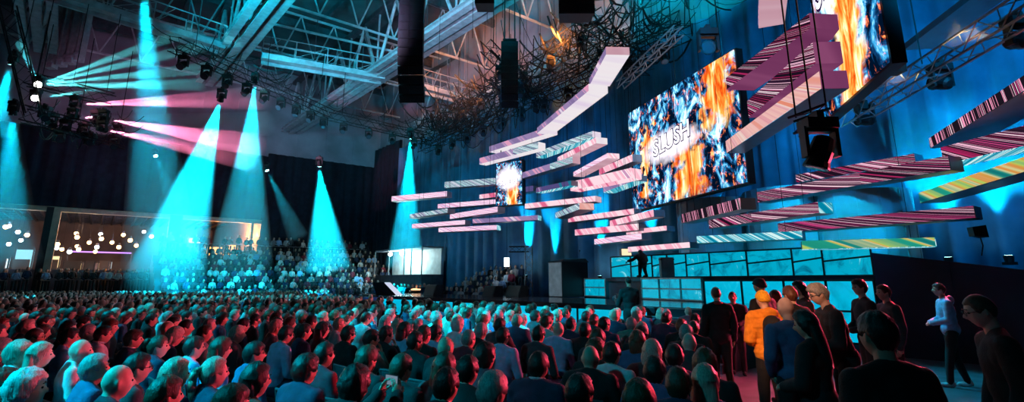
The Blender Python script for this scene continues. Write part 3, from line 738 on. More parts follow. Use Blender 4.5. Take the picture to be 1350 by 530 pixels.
# lower right corner piece of the centre screen picture hangs in front of the drape
# ================================================================== TRUSSES, LAMPS, SPEAKERS, BEAMS
def truss(a, b, label, w=.42, mat='black', hang=4.0, seg=.5):
    a, b = V(a), V(b); mid = (a+b)/2
    r = empty('hanging_truss', a); tag(r, label, 'truss')
    m = MB(); truss_mb(m, a-a, b-a, w, seg, .028, .013); m.build('lattice', M[mat], r)
    for q in (.1, .5, .9):
        m = MB(); p = (b-a)*q; m.bar(p+V((0, 0, w/2)), p+V((0, 0, hang)), .02, 4); m.build('hoist_chain', M['black'], r)
    return r
t_far = truss(at_z(228, 58, 12), at_z(436, 152, 12), 'black lighting truss sloping down behind the pair of bright cyan beams', .55)
t_far2 = truss(at_z(436, 152, 12), at_z(566, 182, 12), 'black lighting truss ending at the slim cyan beam', .55)
truss(at_z(556, 196, 11.2), at_z(905, 40, 11.2), 'long black truss over the screens, lowest of the three', .6)
truss(at_z(556, 182, 12.2)+V((0, 1, 0)), at_z(890, 20, 12.2), 'long black truss over the screens, middle of the three', .6)
truss(at_z(590, 150, 13), at_z(800, 20, 13), 'long black truss over the screens, highest of the three', .6)
truss(at_z(640, 60, 12), at_z(720, 140, 12), 'short black cross truss beside the second speaker column', .5)
truss(at_z(760, 30, 12), at_z(850, 95, 12), 'short black cross truss over the top of the rising arc', .5)
truss(at_z(818, 112, 9.6), at_z(895, 40, 9.6), 'slim silver truss above the top edge of the big centre screen', .3, 'alu', 2.0)
p1 = at_y(1118, 158, 15); truss(p1, at_z(1400, -18, p1.z), 'silver truss slanting up over the blue drape at the near right', .42, 'alu')
p1 = at_y(1046, 168, 10.5); truss(p1, at_y(1096, 150, 10), 'short black truss carrying the big moving lamp', .35, 'black')
truss(at_y(10, 10, 19), at_y(44, 150, 20), 'upright black truss hanging at the upper left', .5)
truss(at_y(30, 150, 20), at_y(168, 186, 22), 'black truss carrying the rig of pink and cyan lamps', .6)
truss(at_y(36, 104, 20.5), at_y(150, 132, 22), 'upper black truss of the rig with the two dazzling lamps', .5)

def build_lamp():
    r = empty('moving_lamp'); r['category'] = 'stage lamp'
    m = MB(); m.box((0, 0, -.06), (.34, .24, .12)); m.box((0, 0, .04), (.08, .16, .1)); m.build('base', M['black'], r)
    m = MB(); m.box((-.17, 0, -.26), (.04, .12, .34)); m.box((.17, 0, -.26), (.04, .12, .34)); m.box((0, 0, -.13), (.36, .12, .04)); m.build('yoke', M['black'], r)
    m = MB(); m.lathe([(.06, -.17), (.11, -.14), (.13, 0), (.12, .12), (.14, .18), (.14, .2)], 14, (0, 0, -.36), (0, 0, -1)); h = m.build('head', M['black'], r)
    m = MB(); m.lathe([(.02, .202), (.11, .205), (.12, .2)], 14, (0, 0, -.36), (0, 0, -1)); m.build('lens', M['lens_dark'], h)
    return r
M['lens_dark'] = pbr('dark glass lens', (.05, .07, .09), .08, .2)
M['lens_cyan'] = glow('lit cyan lens', (.35, .95, 1), 30); M['lens_pink'] = glow('lit pink lens', (1, .35, .55), 14); M['lens_gold'] = glow('lit amber lens', (1, .72, .25), 9); M['lens_white'] = glow('dazzling white lens', (1, .97, .8), 90)
lamp0 = build_lamp()
used0 = [False]
def lamp(p, label, tgt=None, lens=None, scale=1.0, group=None):
    o = lamp0 if not used0[0] else copy_tree(lamp0); used0[0] = True
    o.location = p; o.scale = (scale,)*3; o['label'] = label
    if group: o['group'] = group
    h = [c for c in o.children if c.name.startswith('head')][0]; ln = h.children[0]
    if lens:
        ln.material_slots[0].link = 'OBJECT'; ln.material_slots[0].material = M[lens]
    else:
        ln.material_slots[0].link = 'OBJECT'; ln.material_slots[0].material = M['lens_dark']
    if tgt is not None:
        piv = V((0, 0, -.36)); d = (V(tgt)-(V(p)+piv*scale)).normalized(); q = V((0, 0, -1)).rotation_difference(d)
        h.rotation_mode = 'QUATERNION'; h.rotation_quaternion = q; h.location = piv - q @ piv
    return o
CY = (.0, .66, 1.0)
def beam(ax, ay, Y, ex, ey, Ye, w0, w1, power, dens, label, lens='lens_cyan', col=CY, lampn=None, sc=1.0, pool=None, hz=None):
    """a moving lamp at pixel (ax, ay), that far away; its light passes the point (ex, ey) and is seen in a column of haze"""
    a = at_y(ax, ay, Y); e = at_y(ex, ey, Ye)
    if lampn: lamp(a+V((0, 0, .36*sc))-(e-a).normalized()*.15, lampn, e, lens, sc)
    d = (e-a); L = d.length; d.normalize()
    m = MB(); rings = [(w0, 0), (w0+(w1-w0)*.5, L*.5), (w1, L)]
    m.lathe(rings, 24, (0, 0, 0), d); o = m.build('haze_beam', HZ[dens]); o.location = a+d*.2*sc; tag(o, label, 'light beam', kind='stuff')
    ang = 2*math.degrees(math.atan((w1-w0)/L))+1.5
    s = spot('beam_spot', a+d*.22*sc, e, power*3.6, col, ang, .35, max(.03, w0*.6))
    return s
HZ = {'a': haze('haze a', .055), 'b': haze('haze b', .05), 'c': haze('haze c', .16)}
beam(16, 84, 20, -14, 170, 20.5, .14, .75, 5200, 'a', 'cyan light beam leaving the frame at the upper left', lampn='lit moving lamp at the foot of the upright truss')
beam(17, 150, 20, 4, 340, 22, .2, 1.3, 3600, 'a', 'wide soft cyan light beam below the upright truss', lampn='lit moving lamp under the left end of the lamp rig')
beam(189, -18, 20, 213, 345, 33, .2, 2.1, 17000, 'a', 'tall bright cyan light beam entering from above', lampn='moving lamp above the frame feeding the tall bright beam')
beam(291, 131, 26, 220, 362, 34, .12, 2.3, 62000, 'a', 'widest slanting cyan light beam with a white core', lampn='dazzling moving lamp at the head of the widest beam', sc=1.2)
beam(336, 108, 26, 318, 345, 36, .10, 2.0, 26000, 'a', 'cyan light beam next to the widest one', lampn='lit moving lamp right of the dazzling one')
beam(421, 218, 36, 432, 350, 38, .12, 1.7, 22000, 'a', 'slim cyan light beam over the brightly lit raked seating', lampn='lit moving lamp over the raked seating', sc=1.2)
beam(541, 181, 34, 534, 345, 37, .1, 1.35, 22000, 'a', 'slim cyan light beam crossing the leftmost LED bar', lampn='lit moving lamp at the end of the far truss', sc=1.2)
beam(205, 205, 34, 228, 262, 33, .06, .55, 1500, 'a', 'short faint cyan light beam beside the widest one', lampn='small lit lamp on the black drape, left one')
beam(352, 224, 36, 392, 310, 36, .06, .7, 1300, 'a', 'short faint cyan light beam against the black drape', lampn='small lit lamp on the black drape, right one')
# fans of thin rays from the rig at the left
for i, (ex, ey) in enumerate(((250, 40), (262, 62), (270, 90), (262, 112))):
    beam(50, 112, 20, ex, ey, 26, .03, .34, 6500, 'c', ['highest', 'second', 'third', 'lowest'][i]+' thin cyan ray fanning out from the upper dazzling lamp', col=(.1, .85, .95))
for i, (ex, ey) in enumerate(((48, 20), (70, 30), (28, 60))):
    beam(50, 112, 20, ex, ey, 21, .03, .2, 3500, 'c', ['upright thin cyan ray above the dazzling lamps', 'thin cyan ray leaning over the upright ducts', 'short thin cyan ray towards the upright truss'][i], col=(.1, .85, .95))
for i, (ax, ay, ex, ey) in enumerate(((103, 138, 262, 132), (100, 154, 266, 160), (140, 157, 270, 180), (138, 171, 262, 196))):
    beam(ax, ay, 21, ax+(ex-ax)*1.5, ay+(ey-ay)*1.5, 30, .05, .75, 15000, 'c', ['highest', 'second', 'third', 'lowest'][i]+' pink light ray from the lamp rig', 'lens_pink', (1, .22, .45), ['highest', 'second', 'third', 'lowest'][i]+' pink lamp of the rig')
lamp(at_y(50, 112, 20)+V((0, 0, .36)), 'upper dazzling white lamp of the rig', (0, 0, 4), 'lens_white')
lamp(at_y(46, 130, 20)+V((0, 0, .36)), 'lower dazzling white lamp of the rig', (0, 0, 4), 'lens_white')
beam(46, 130, 20, 262, 100, 26, .03, .3, 6500, 'c', 'thin cyan ray from the lower dazzling lamp', col=(.1, .85, .95))
for i, (px, py, Y) in enumerate(((70, 150, 21), (88, 158, 21), (112, 162, 21.5), (120, 176, 21.5), (152, 178, 22), (158, 165, 22), (60, 140, 20.6), (80, 172, 21), (128, 146, 21.6))):
    lamp(at_y(px, py, Y), 'unlit moving lamp in the crowded lamp rig', at_y(300, 200, 10) if i % 2 else at_y(200, 380, 18), None, 1.1, 'unlit lamps of the rig')
# lamps along the trusses
def along(a, b, n, label, group, tg, sc=1.0):
    for i in range(n):
        p = V(a).lerp(V(b), (i+.5)/n); lamp(p-V((0, 0, .3)), label, p+V((random.uniform(-3, 3), random.uniform(-8, -2), -8)) if tg else None, None, sc, group)
along(at_z(228, 58, 12), at_z(436, 152, 12), 9, 'unlit moving lamp on the truss behind the bright beams', 'lamps on the sloping truss', True, 1.2)
along(at_z(436, 152, 12), at_z(560, 182, 12), 4, 'unlit moving lamp on the truss near the slim beam', 'lamps on the far truss', True, 1.2)
along(at_z(570, 190, 11.2), at_z(900, 42, 11.2), 11, 'unlit moving lamp on the long truss over the screens', 'lamps on the long truss', True, 1.15)
along(at_z(600, 146, 13), at_z(790, 26, 13), 6, 'unlit moving lamp on the highest stage truss', 'lamps on the highest stage truss', True, 1.15)
along(at_z(645, 65, 12), at_z(715, 135, 12), 3, 'unlit moving lamp on the short truss beside the second speaker column', 'lamps on the short truss', True, 1.2)
# amber lamps of the near right truss
HZ['d'] = haze('haze d', .05)
for i, (px, py, Y) in enumerate(((1143, 153, 14.3), (1242, 104, 11.6), (1345, 48, 9.2))):
    a = at_y(px-6, py+4, Y)
    lamp(a+V((.1, 0, .42)), ['amber lamp at the far end of the silver truss', 'amber lamp in the middle of the silver truss', 'amber lamp of the silver truss at the frame edge'][i], at_y(px-90, py+2, Y+2), 'lens_gold', 1.25)
    beam(px-10, py, Y, px-75, py-2, Y+.6, .05, .32, 160, 'd', ['faint amber ray at the far end of the silver truss', 'faint amber ray in the middle of the silver truss', 'faint amber ray near the frame edge'][i], col=(1, .75, .35))
big = lamp(at_y(1077, 158, 10), 'big black moving lamp hanging in front of the blue drape', None, None, 1.75)
lamp(at_y(932, 40, 15), 'moving lamp with a pale cyan lens above the big centre screen', at_y(932, 60, 12), 'lens_dark', 1.6)
# small loudspeaker on its stand at the right
P = at_y(1288, 305, 13.4); r = empty('small_loudspeaker', P); tag(r, 'small black loudspeaker hanging on a bracket in front of the drape', 'speaker')
m = MB(); m.hexa([(-.18, -.12, -.12), (.1, -.2, -.16), (.14, .12, -.16), (-.12, .12, -.12), (-.2, -.12, .1), (.08, -.2, .14), (.12, .12, .14), (-.14, .12, .1)]); m.build('cabinet', M['black'], r)
m = MB(); m.path([(.05, 0, -.12), (.08, 0, -.35), (.0, 0, -.6)], .015); m.build('bracket', M['black'], r)

def array_speaker(px, ytop, ybot, Y, w, ncab, bend, label):
    a = at_y(px, ytop, Y); b = at_y(px, ybot, Y); hh = (a.z-b.z)/ncab
    r = empty('line_array_speaker', (a.x, a.y, a.z)); tag(r, label, 'speaker'); ang = 0; p = V((0, 0, 0))
    yaw = Matrix.Rotation(math.atan2(-a.x, a.y)*1.0, 4, 'Z')
    m = MB(); m.box((0, 0, .1), (w*.8, .5, .1)); m.bar((-w*.3, 0, .1), (-w*.3, 0, 5), .03, 5); m.bar((w*.3, 0, .1), (w*.3, 0, 5), .03, 5); m.build('hanging_frame', M['black'], r)
    for i in range(ncab):
        ang += bend*(i/ncab)**2.2
        rot = Matrix.Rotation(ang, 4, 'X')
        m = MB(); m.hexa([(-w/2, -.3, -hh*.97), (w/2, -.3, -hh*.97), (w*.42, .35, -hh*.9), (-w*.42, .35, -hh*.9), (-w/2, -.3, 0), (w/2, -.3, 0), (w*.42, .35, -.02), (-w*.42, .35, -.02)])
        m.box((-w*.25, -.31, -hh*.5), (w*.38, .03, hh*.75)); m.box((w*.25, -.31, -hh*.5), (w*.38, .03, hh*.75))
        c = m.build('cabinet', M['speaker'], r); c.matrix_local = Matrix.Translation(p) @ rot
        p = p + (rot @ V((0, 0, -hh)))
    return r
M['speaker'] = pbr('speaker cabinet', (.012, .013, .02), .55, 0, 6, .3)
array_speaker(546, -16, 128, 17, .86, 14, .20, 'tall black speaker column curving at its foot, hanging top centre')
array_speaker(672, 58, 140, 22, .75, 10, .16, 'second black speaker column left of the rising arc')
array_speaker(757, -40, 24, 13, .95, 5, .05, 'black speaker cluster cut by the top of the frame')
array_speaker(640, -40, 10, 15, .6, 5, .05, 'small black speaker cluster at the top of the frame')
# tangle of cables round the stage trusses
m = MB(); rnd = random.Random(3)
def festoon(a, b, sag, r, n=8):
    pts = []
    for i in range(n+1):
        q = i/n; p = V(a).lerp(V(b), q); p.z -= sag*4*q*(1-q); pts.append(p)
    m.path(pts, r, 3)
for i in range(430):
    q = rnd.random(); a = at_z(566, 190, 12).lerp(at_z(900, 36, 12), q)+V((rnd.uniform(-2.2, 1.0), rnd.uniform(-2, 1.0), rnd.uniform(-.3, 1.8)))
    b = a+V((rnd.uniform(-2.2, 2.2), rnd.uniform(-2.2, 2.2), rnd.uniform(-.8, 1.4))); festoon(a, b, rnd.uniform(.1, 1.1), rnd.choice((.014, .022, .034, .05)), 5)
for i in range(50):
    q = rnd.random(); a = at_z(235, 60, 12).lerp(at_z(560, 180, 12), q)+V((rnd.uniform(-.6, .6), rnd.uniform(-.6, .6), rnd.uniform(-.1, .5)))
    festoon(a, a+V((rnd.uniform(-1.5, 1.5), rnd.uniform(-1.5, 1.5), rnd.uniform(-.2, .3))), rnd.uniform(.1, .5), .02, 6)
for i in range(40):
    a = at_y(rnd.uniform(50, 165), rnd.uniform(140, 180), 21.5); festoon(a, a+V((rnd.uniform(-1, 1), rnd.uniform(-1, 1), rnd.uniform(-.2, .3))), rnd.uniform(.1, .5), .02, 6)
for i in range(46):
    p = at_z(rnd.uniform(560, 880), rnd.uniform(20, 160), 12.5); m.bar(p, (p.x, p.y, 20.5), .012, 3)
tag(m.build('cable_tangle', M['black']), 'tangle of black cables around the lighting trusses', 'cables', kind='stuff')

# lit glass booth at the far corner
q0 = tr(520, 1.0); q1 = tr(583, 1.0); a, b = wr(q0, 2.6, 0), wr(q1, 2.6, 0)
r = empty('lit_booth', ((a.x+b.x)/2, (a.y+b.y)/2, 0)); tag(r, 'glass booth full of white light at the far corner', 'booth')
d = (b-a).normalized(); L = (b-a).length; m = MB(); off = r.location
def bl(l, o, z): p = a+d*l+NRW*o; return V((p.x, p.y, z))-off
m.hexa([bl(0, 0, 0), bl(L, 0, 0), bl(L, 1.8, 0), bl(0, 1.8, 0), bl(0, 0, 2.4), bl(L, 0, 2.4), bl(L, 1.8, 2.4), bl(0, 1.8, 2.4)]); m.build('base', M['steel_dark'], r)
M['booth_back'] = pbr('booth wall', (.6, .7, .72), .6, 0, 2, .2)
m = MB(); m.hexa([bl(0, 1.6, 2.4), bl(L, 1.6, 2.4), bl(L, 1.8, 2.4), bl(0, 1.8, 2.4), bl(0, 1.6, 4.3), bl(L, 1.6, 4.3), bl(L, 1.8, 4.3), bl(0, 1.8, 4.3)]); m.build('back_wall', M['booth_back'], r)
m = MB(); m.hexa([bl(0, 0, 4.3), bl(L, 0, 4.3), bl(L, 1.8, 4.3), bl(0, 1.8, 4.3), bl(0, 0, 4.42), bl(L, 0, 4.42), bl(L, 1.8, 4.42), bl(0, 1.8, 4.42)]); m.build('roof', M['steel'], r)
for l in (0, L*.33, L*.66, L*.8, L):
    m = MB(); m.bar(bl(l, 0, 2.4), bl(l, 0, 4.3), .05, 6); m.build('post', M['alu'], r)
for l in (L*.3, L*.55):
    m = MB(); m.ell(bl(l, .2, 4.05), (.16, .16, .16)); m.build('floodlight', M['lens_white'], r)
pl(bl(L*.4, .8, 3.9)+off, 260, (.55, .95, 1)); pl(bl(L*.6, .8, 3.4)+off, 120, (.55, .95, 1))
# vertical lit truss mast near the stage drape
a = wallpt(697, 1.6, 0); m = MB(); truss_mb(m, (a.x, a.y, 0), (a.x, a.y, 3.9), .4, .4, .035, .02)
o = m.build('truss_mast', M['alu']); tag(o, 'upright silver truss mast in the bright cyan column of light', 'truss')
m = MB(); truss_mb(m, (a.x, a.y, 3.7), (a.x-1.1, a.y+.2, 3.7), .3, .3, .03, .015); m.build('arm', M['steel_dark'], o)
m = MB(); p = wallpt(668, 2, 0); m.box((0, 0, .9), (.3, .25, .5)); o = m.build('hanging_lamp', M['bulb_white']); o.location = (p.x, p.y, 1.9+.2); m = MB(); m.bar((0, 0, 1.15), (0, 0, 6), .01, 4); m.build('cord', M['black'], o); tag(o, 'small white lamp hanging over the far side of the stage', 'lamp')

# ================================================================== LIGHT
def up(px, off, z, p, ang=26, col=CY, zt=9, tilt=.15):
    a = wallpt(px, off, z); b = wallpt(px, off*tilt, zt); spot('uplight', a, b, p, col, ang, .6, .1)
upl = [('far', 693, 1.1, 2.3), ('', 727, 1.1, 2.0), ('', 790, 1.1, 2.2), ('', 857, 1.2, 2.4), ('', 925, 1.2, 2.6), ('', 1010, 1.2, 2.6), ('', 1085, 1.3, 2.6), ('', 1165, 1.3, 2.6), ('', 1250, 1.4, 2.6), ('', 1330, 1.4, 2.6)]
names = ['uplight behind the truss mast', 'uplight between the truss mast and the lectern', 'uplight above the lectern microphone', 'uplight behind the standing man', 'uplight behind the first scenic drum', 'uplight behind the second scenic drum', 'uplight left of the third scenic drum', 'uplight at the start of the masking wall', 'uplight behind the masking wall under the green bar', 'uplight behind the masking wall at the frame edge']
for i, (_, px, off, z) in enumerate(upl):
    a = wallpt(px, off, z); spot('uplight', a, wallpt(px, .3, z+5), [6000, 4500, 4500, 3500, 5200, 5500, 5500, 4500, 2200, 1800][i], CY, 24 if i < 4 else 48, .7, .06)
    m = MB(); m.lathe([(.1, -.16), (.12, 0), (.09, .02)], 10); m.box((0, 0, -.2), (.26, .2, .08)); o = m.build('stage_uplight', M['black']); o.location = a-V((0, 0, .05)); tag(o, names[i].replace('uplight', 'small black uplight on the floor', 1), 'lamp')
    m = MB(); m.lathe([(.01, .021), (.085, .022)], 10); m.build('lens', M['lens_cyan'], o)
# blue flood over the drape at the right, from the truss side
spot('drape_flood', (9, 6, 9.5), wallpt(1150, .4, 7), 5200, (.0, .40, .95), 75, .8, .5)
spot('drape_flood', (4, 12, 10), wallpt(960, .4, 6), 2600, (.0, .42, .95), 60, .8, .5)
spot('drape_flood', (-4, 20, 10), wallpt(720, .4, 8), 1700, (.0, .35, .9), 70, .8, .5)
# washes on the scenic drums
spot('drum_wash', (7.2, 15.6, 8), (9.0, 20.5, 3.6), 2600, CY, 50, .7, .2)
spot('drum_wash', (8.5, 13.8, 8), (11, 18, 3.4), 2600, CY, 50, .7, .2)
# audience light: cyan from above and behind, plus added red-pink spots boosting the LED glow on faces
HCY = (.0, .70, .95)
spot('house_cyan', (-12.5, 1.0, 11), (-3.4, 4.4, 1.2), 21000, HCY, 17, .5, .12)
spot('house_cyan', (-16, 8, 12), (-7.5, 12.5, 1.2), 15000, HCY, 24, .6, .15)
spot('house_cyan', (-10, 8, 12), (-1.0, 12.6, 1.2), 27000, HCY, 27, .6, .15)
spot('house_cyan', (-18, 16, 12), (-10.8, 22, 1.2), 17000, HCY, 28, .6, .15)
spot('house_cyan', (-9, -2, 10), (-.6, 5.6, 1.2), 1300, HCY, 34, .8, .2)
spot('house_cyan', (4.5, 16, 9.5), (9.5, 9.0, 0), 5200, (.0, .6, .9), 36, .7, .2)
spot('rake_cyan', (-20, 26, 13), (-19.5, 38, 2.5), 14000, HCY, 30, .7, .2)
spot('rake_cyan', (-14, 30, 13), (-14.5, 43, 2.5), 20000, HCY, 20, .7, .2)
spot('added_red_spot', (9.8, 12.0, 3.1), (-3.5, 5, 1), 8200, (1, .06, .13), 70, .7, .4)
spot('added_red_spot', (1.5, 24, 8.0), (-13, 20, 0), 3600, (1, .16, .26), 62, .7, .4)
spot('added_red_spot', (10, 9.5, 5.5), (2.0, 4.0, 1), 1700, (1, .14, .2), 75, .8, .4)
spot('aisle_warm', (-2, -1, 7), (3.5, 7.4, 1.35), 6000, (1, .42, .2), 9, .7, .2)
spot('added_lectern_spot', (-8, 15, 8), (2.2, 23.5, 2), 5000, (.6, .85, 1), 26, .7, .2)  # extra spot, added to brighten the lectern's grey panel
spot('orange_wash', (2, 22, 12.5), (4, 34, 18), 9000, (1, .28, .05), 75, .8, .3)
spot('orange_wash', (-3, 26, 12.5), (-3, 44, 18.5), 9000, (1, .28, .05), 60, .8, .3)
spot('roof_teal', (-14, 18, 13), (-10, 30, 21), 12000, (.0, .62, .85), 100, .8, .3)
spot('roof_teal', (-4, 14, 12), (-3, 24, 21), 12000, (.0, .62, .85), 100, .8, .3)
spot('roof_teal', (6, 16, 12), (6, 22, 21), 14000, (.0, .65, .85), 110, .8, .3)
spot('girder_teal', (-10, 22, 8), (-14, 39, 15.2), 9000, (.2, .55, .8), 50, .8, .3)
spot('roof_violet', (-22, 26, 10), (-27, 41, 14.5), 2600, (.7, .32, .62), 80, .9, .3)
spot('roof_violet', (-6, 12, 8), (-4, 27, 15.3), 11000, (.70, .55, .9), 40, .8, .3)  # extra violet-white spot, added so the long girder's chords show
w = bpy.data.worlds.new('world'); SC.world = w; w.use_nodes = True
w.node_tree.nodes['Background'].inputs[0].default_value = (.05, .3, .75, 1); w.node_tree.nodes['Background'].inputs[1].default_value = .009
# ================================================================== PEOPLE
def g(x, s): return math.exp(-(x/s)**2)
def sstep(a, b, x):
    t = max(0, min(1, (x-a)/(b-a))); return t*t*(3-2*t)
def headpt(sx, sy, sz, off=0.0):
    """a point of the head's skin in the direction (sx, sy, sz); +y is the face; off pushes it outwards"""
    ax, ay, az = .075+off, .095+off, .116+off
    x, y, z = ax*sx, ay*sy, az*sz
    if sz < 0:
        t = -sz
        x *= 1-.30*t*t
        if sy > 0: y *= 1-.06*t
        else: y *= 1-.42*t
    if sy > 0: y = y*(1-.05*(1-abs(sz))) if abs(sx) < .5 else y
    if sy > .3 and off < .004:
        y += .024*g(x, .012)*sstep(-.045, -.028, z)*(1-sstep(-.02, .025, z))
        y += .010*g(x, .010)*(1-sstep(.0, .03, z))*sstep(-.03, -.01, z)
        y -= .012*g(abs(x)-.031, .015)*g(z-.010, .013)
        y += .004*g(abs(x)-.028, .02)*g(z-.030, .010)
        y += .007*g(x, .024)*g(z+.060, .0075) + .004*g(x, .022)*g(z+.072, .006)
        y -= .003*g(x, .03)*g(z+.066, .003)
        y += .009*g(x, .022)*g(z+.096, .014)
    return V((x, y, z))
def headmesh(mb, mat4):
    nu, nv = 40, 30; P = []
    for j in range(1, nv):
        th = PI*j/nv
        for k in range(nu):
            ph = 2*PI*k/nu; P.append(mat4 @ headpt(math.sin(th)*math.cos(ph), math.sin(th)*math.sin(ph), math.cos(th)))
    P += [mat4 @ headpt(0, 0, 1), mat4 @ headpt(0, 0, -1)]; nt = (nv-1)*nu; F = []
    for j in range(nv-2):
        for k in range(nu): F.append((j*nu+k, (j+1)*nu+k, (j+1)*nu+(k+1) % nu, j*nu+(k+1) % nu))
    for k in range(nu): F.append((nt, k, (k+1) % nu)); F.append((nt+1, (nv-2)*nu+(k+1) % nu, (nv-2)*nu+k))
    mb.add(P, F)
    for s in (-1, 1):      # ears
        q = mat4.to_quaternion() @ Euler((.12, 0, s*.45)).to_quaternion()
        mb.ell(mat4 @ V((s*.077, -.008, -.004)), (.009, .018, .031), q, 10, 7)
        mb.ell(mat4 @ V((s*.073, -.004, -.024)), (.008, .011, .014), q, 8, 6)
def remeshed(mb, name, voxel, smooth=1, ratio=1.0, disp=None):
    me = mb.mesh('tmp'); o = bpy.data.objects.new('tmp', me); C0.objects.link(o)
    m = o.modifiers.new('r', 'REMESH'); m.mode = 'VOXEL'; m.voxel_size = voxel
    if smooth: m = o.modifiers.new('s', 'SMOOTH'); m.factor = .5; m.iterations = smooth
    if ratio < 1: m = o.modifiers.new('d', 'DECIMATE'); m.ratio = ratio
    bpy.context.view_layer.update()
    r = bpy.data.meshes.new_from_object(o.evaluated_get(bpy.context.evaluated_depsgraph_get())); r.name = name
    bpy.data.objects.remove(o); bpy.data.meshes.remove(me)
    if disp:
        for v in r.vertices: v.co += v.normal*disp(v.co)
    r.polygons.foreach_set('use_smooth', [True]*len(r.polygons)); r.update()
    return r
def limb(mb, a, b, ra, rb, inf=0, n=12):
    a, b = V(a), V(b); mb.cap(a, b, ra+inf, rb+inf, n)
    mb.ell(a.lerp(b, .35), ((ra*.62+rb*.5)+inf,)*3, None, n, 7)
def hand(mb, wrist, dirv, palm, curl=.5, s=1, fing=True):
    """palm and five separate fingers; dirv: where the hand points, palm: where its palm faces"""
    d = V(dirv).normalized(); p = V(palm); p = (p-d*p.dot(d)).normalized(); x = d.cross(p)*s
    w = V(wrist); c = w+d*.045
    q = Matrix((x, d, p)).transposed().to_quaternion()
    mb.ell(c, (.040, .052, .016), q, 12, 8)
    out = MB()
    if fing:
        for i, (ox, L, r) in enumerate(((-.031, .070, .0080), (-.010, .080, .0085), (.011, .074, .0080), (.030, .058, .0070))):
            b0 = w+d*.082+x*ox; a1 = d*math.cos(curl*.6)+p*math.sin(curl*.6); b1 = b0+a1*L*.45
            a2 = d*math.cos(curl*1.5)+p*math.sin(curl*1.5); b2 = b1+a2*L*.33; a3 = d*math.cos(curl*2.1)+p*math.sin(curl*2.1); b3 = b2+a3*L*.24
            for (u, v_, r1, r2) in ((b0-d*.012, b1, r*1.05, r), (b1, b2, r, r*.92), (b2, b3, r*.92, r*.8)): out.cap(u, v_, r1, r2, 7)
        b0 = w+d*.025-x*.034; a1 = (d*.7-x*.65+p*.35).normalized(); b1 = b0+a1*.036; a2 = (d*.9-x*.2+p*.45).normalized(); b2 = b1+a2*.03
        out.cap(b0, b1, .0115, .0095, 7); out.cap(b1, b2, .0095, .008, 7)
    return out
POSES = {}
def P_seated(lean=0.0, yaw=0.0, nod=0.0, arms='lap', roll=0.0):
    p = dict(hip=V((0, 0, .54)), chest=V((0, lean*.30, .86)), neck=V((0, lean*.5, 1.055)), head=V((0, .035+lean*.62, 1.172-abs(lean)*.05)), yaw=yaw, nod=nod, roll=roll, sh=.185,
             knee=[V((s*.12, .43, .52)) for s in (-1, 1)], ank=[V((s*.12, .40, .09)) for s in (-1, 1)])
    sh = [V((s*.185, lean*.45, .995)) for s in (-1, 1)]; p['shl'] = sh
    if arms == 'lap':
        p['elb'] = [V((s*.25, .03+lean*.3, .72)) for s in (-1, 1)]; p['wri'] = [V((s*.10, .26, .645)) for s in (-1, 1)]; p['hd'] = [(V((-s*.5, .8, -.1)), V((0, 0, -1))) for s in (-1, 1)]
    if arms == 'cross':
        p['elb'] = [V((s*.24, .10+lean*.3, .76)) for s in (-1, 1)]; p['wri'] = [V((-s*.08, .23, .80+s*.03)) for s in (-1, 1)]; p['hd'] = [(V((-s, .1, .1)), V((0, -1, 0))) for s in (-1, 1)]
    if arms == 'phone':
        p['elb'] = [V((s*.22, .22, .85)) for s in (-1, 1)]; p['wri'] = [V((s*.09, .37, 1.06)) for s in (-1, 1)]; p['hd'] = [(V((-s*.35, .25, 1)), V((-s*.9, .3, 0))) for s in (-1, 1)]
    if arms == 'chin':
        p['elb'] = [V((-.22, .12, .70)), V((.16, .22, .74))]; p['wri'] = [V((-.02, .30, .66)), V((.06, .17, 1.0))]; p['hd'] = [(V((1, .3, 0)), V((0, 0, -1))), (V((-.2, -.1, 1)), V((-.3, -1, 0)))]
    return p
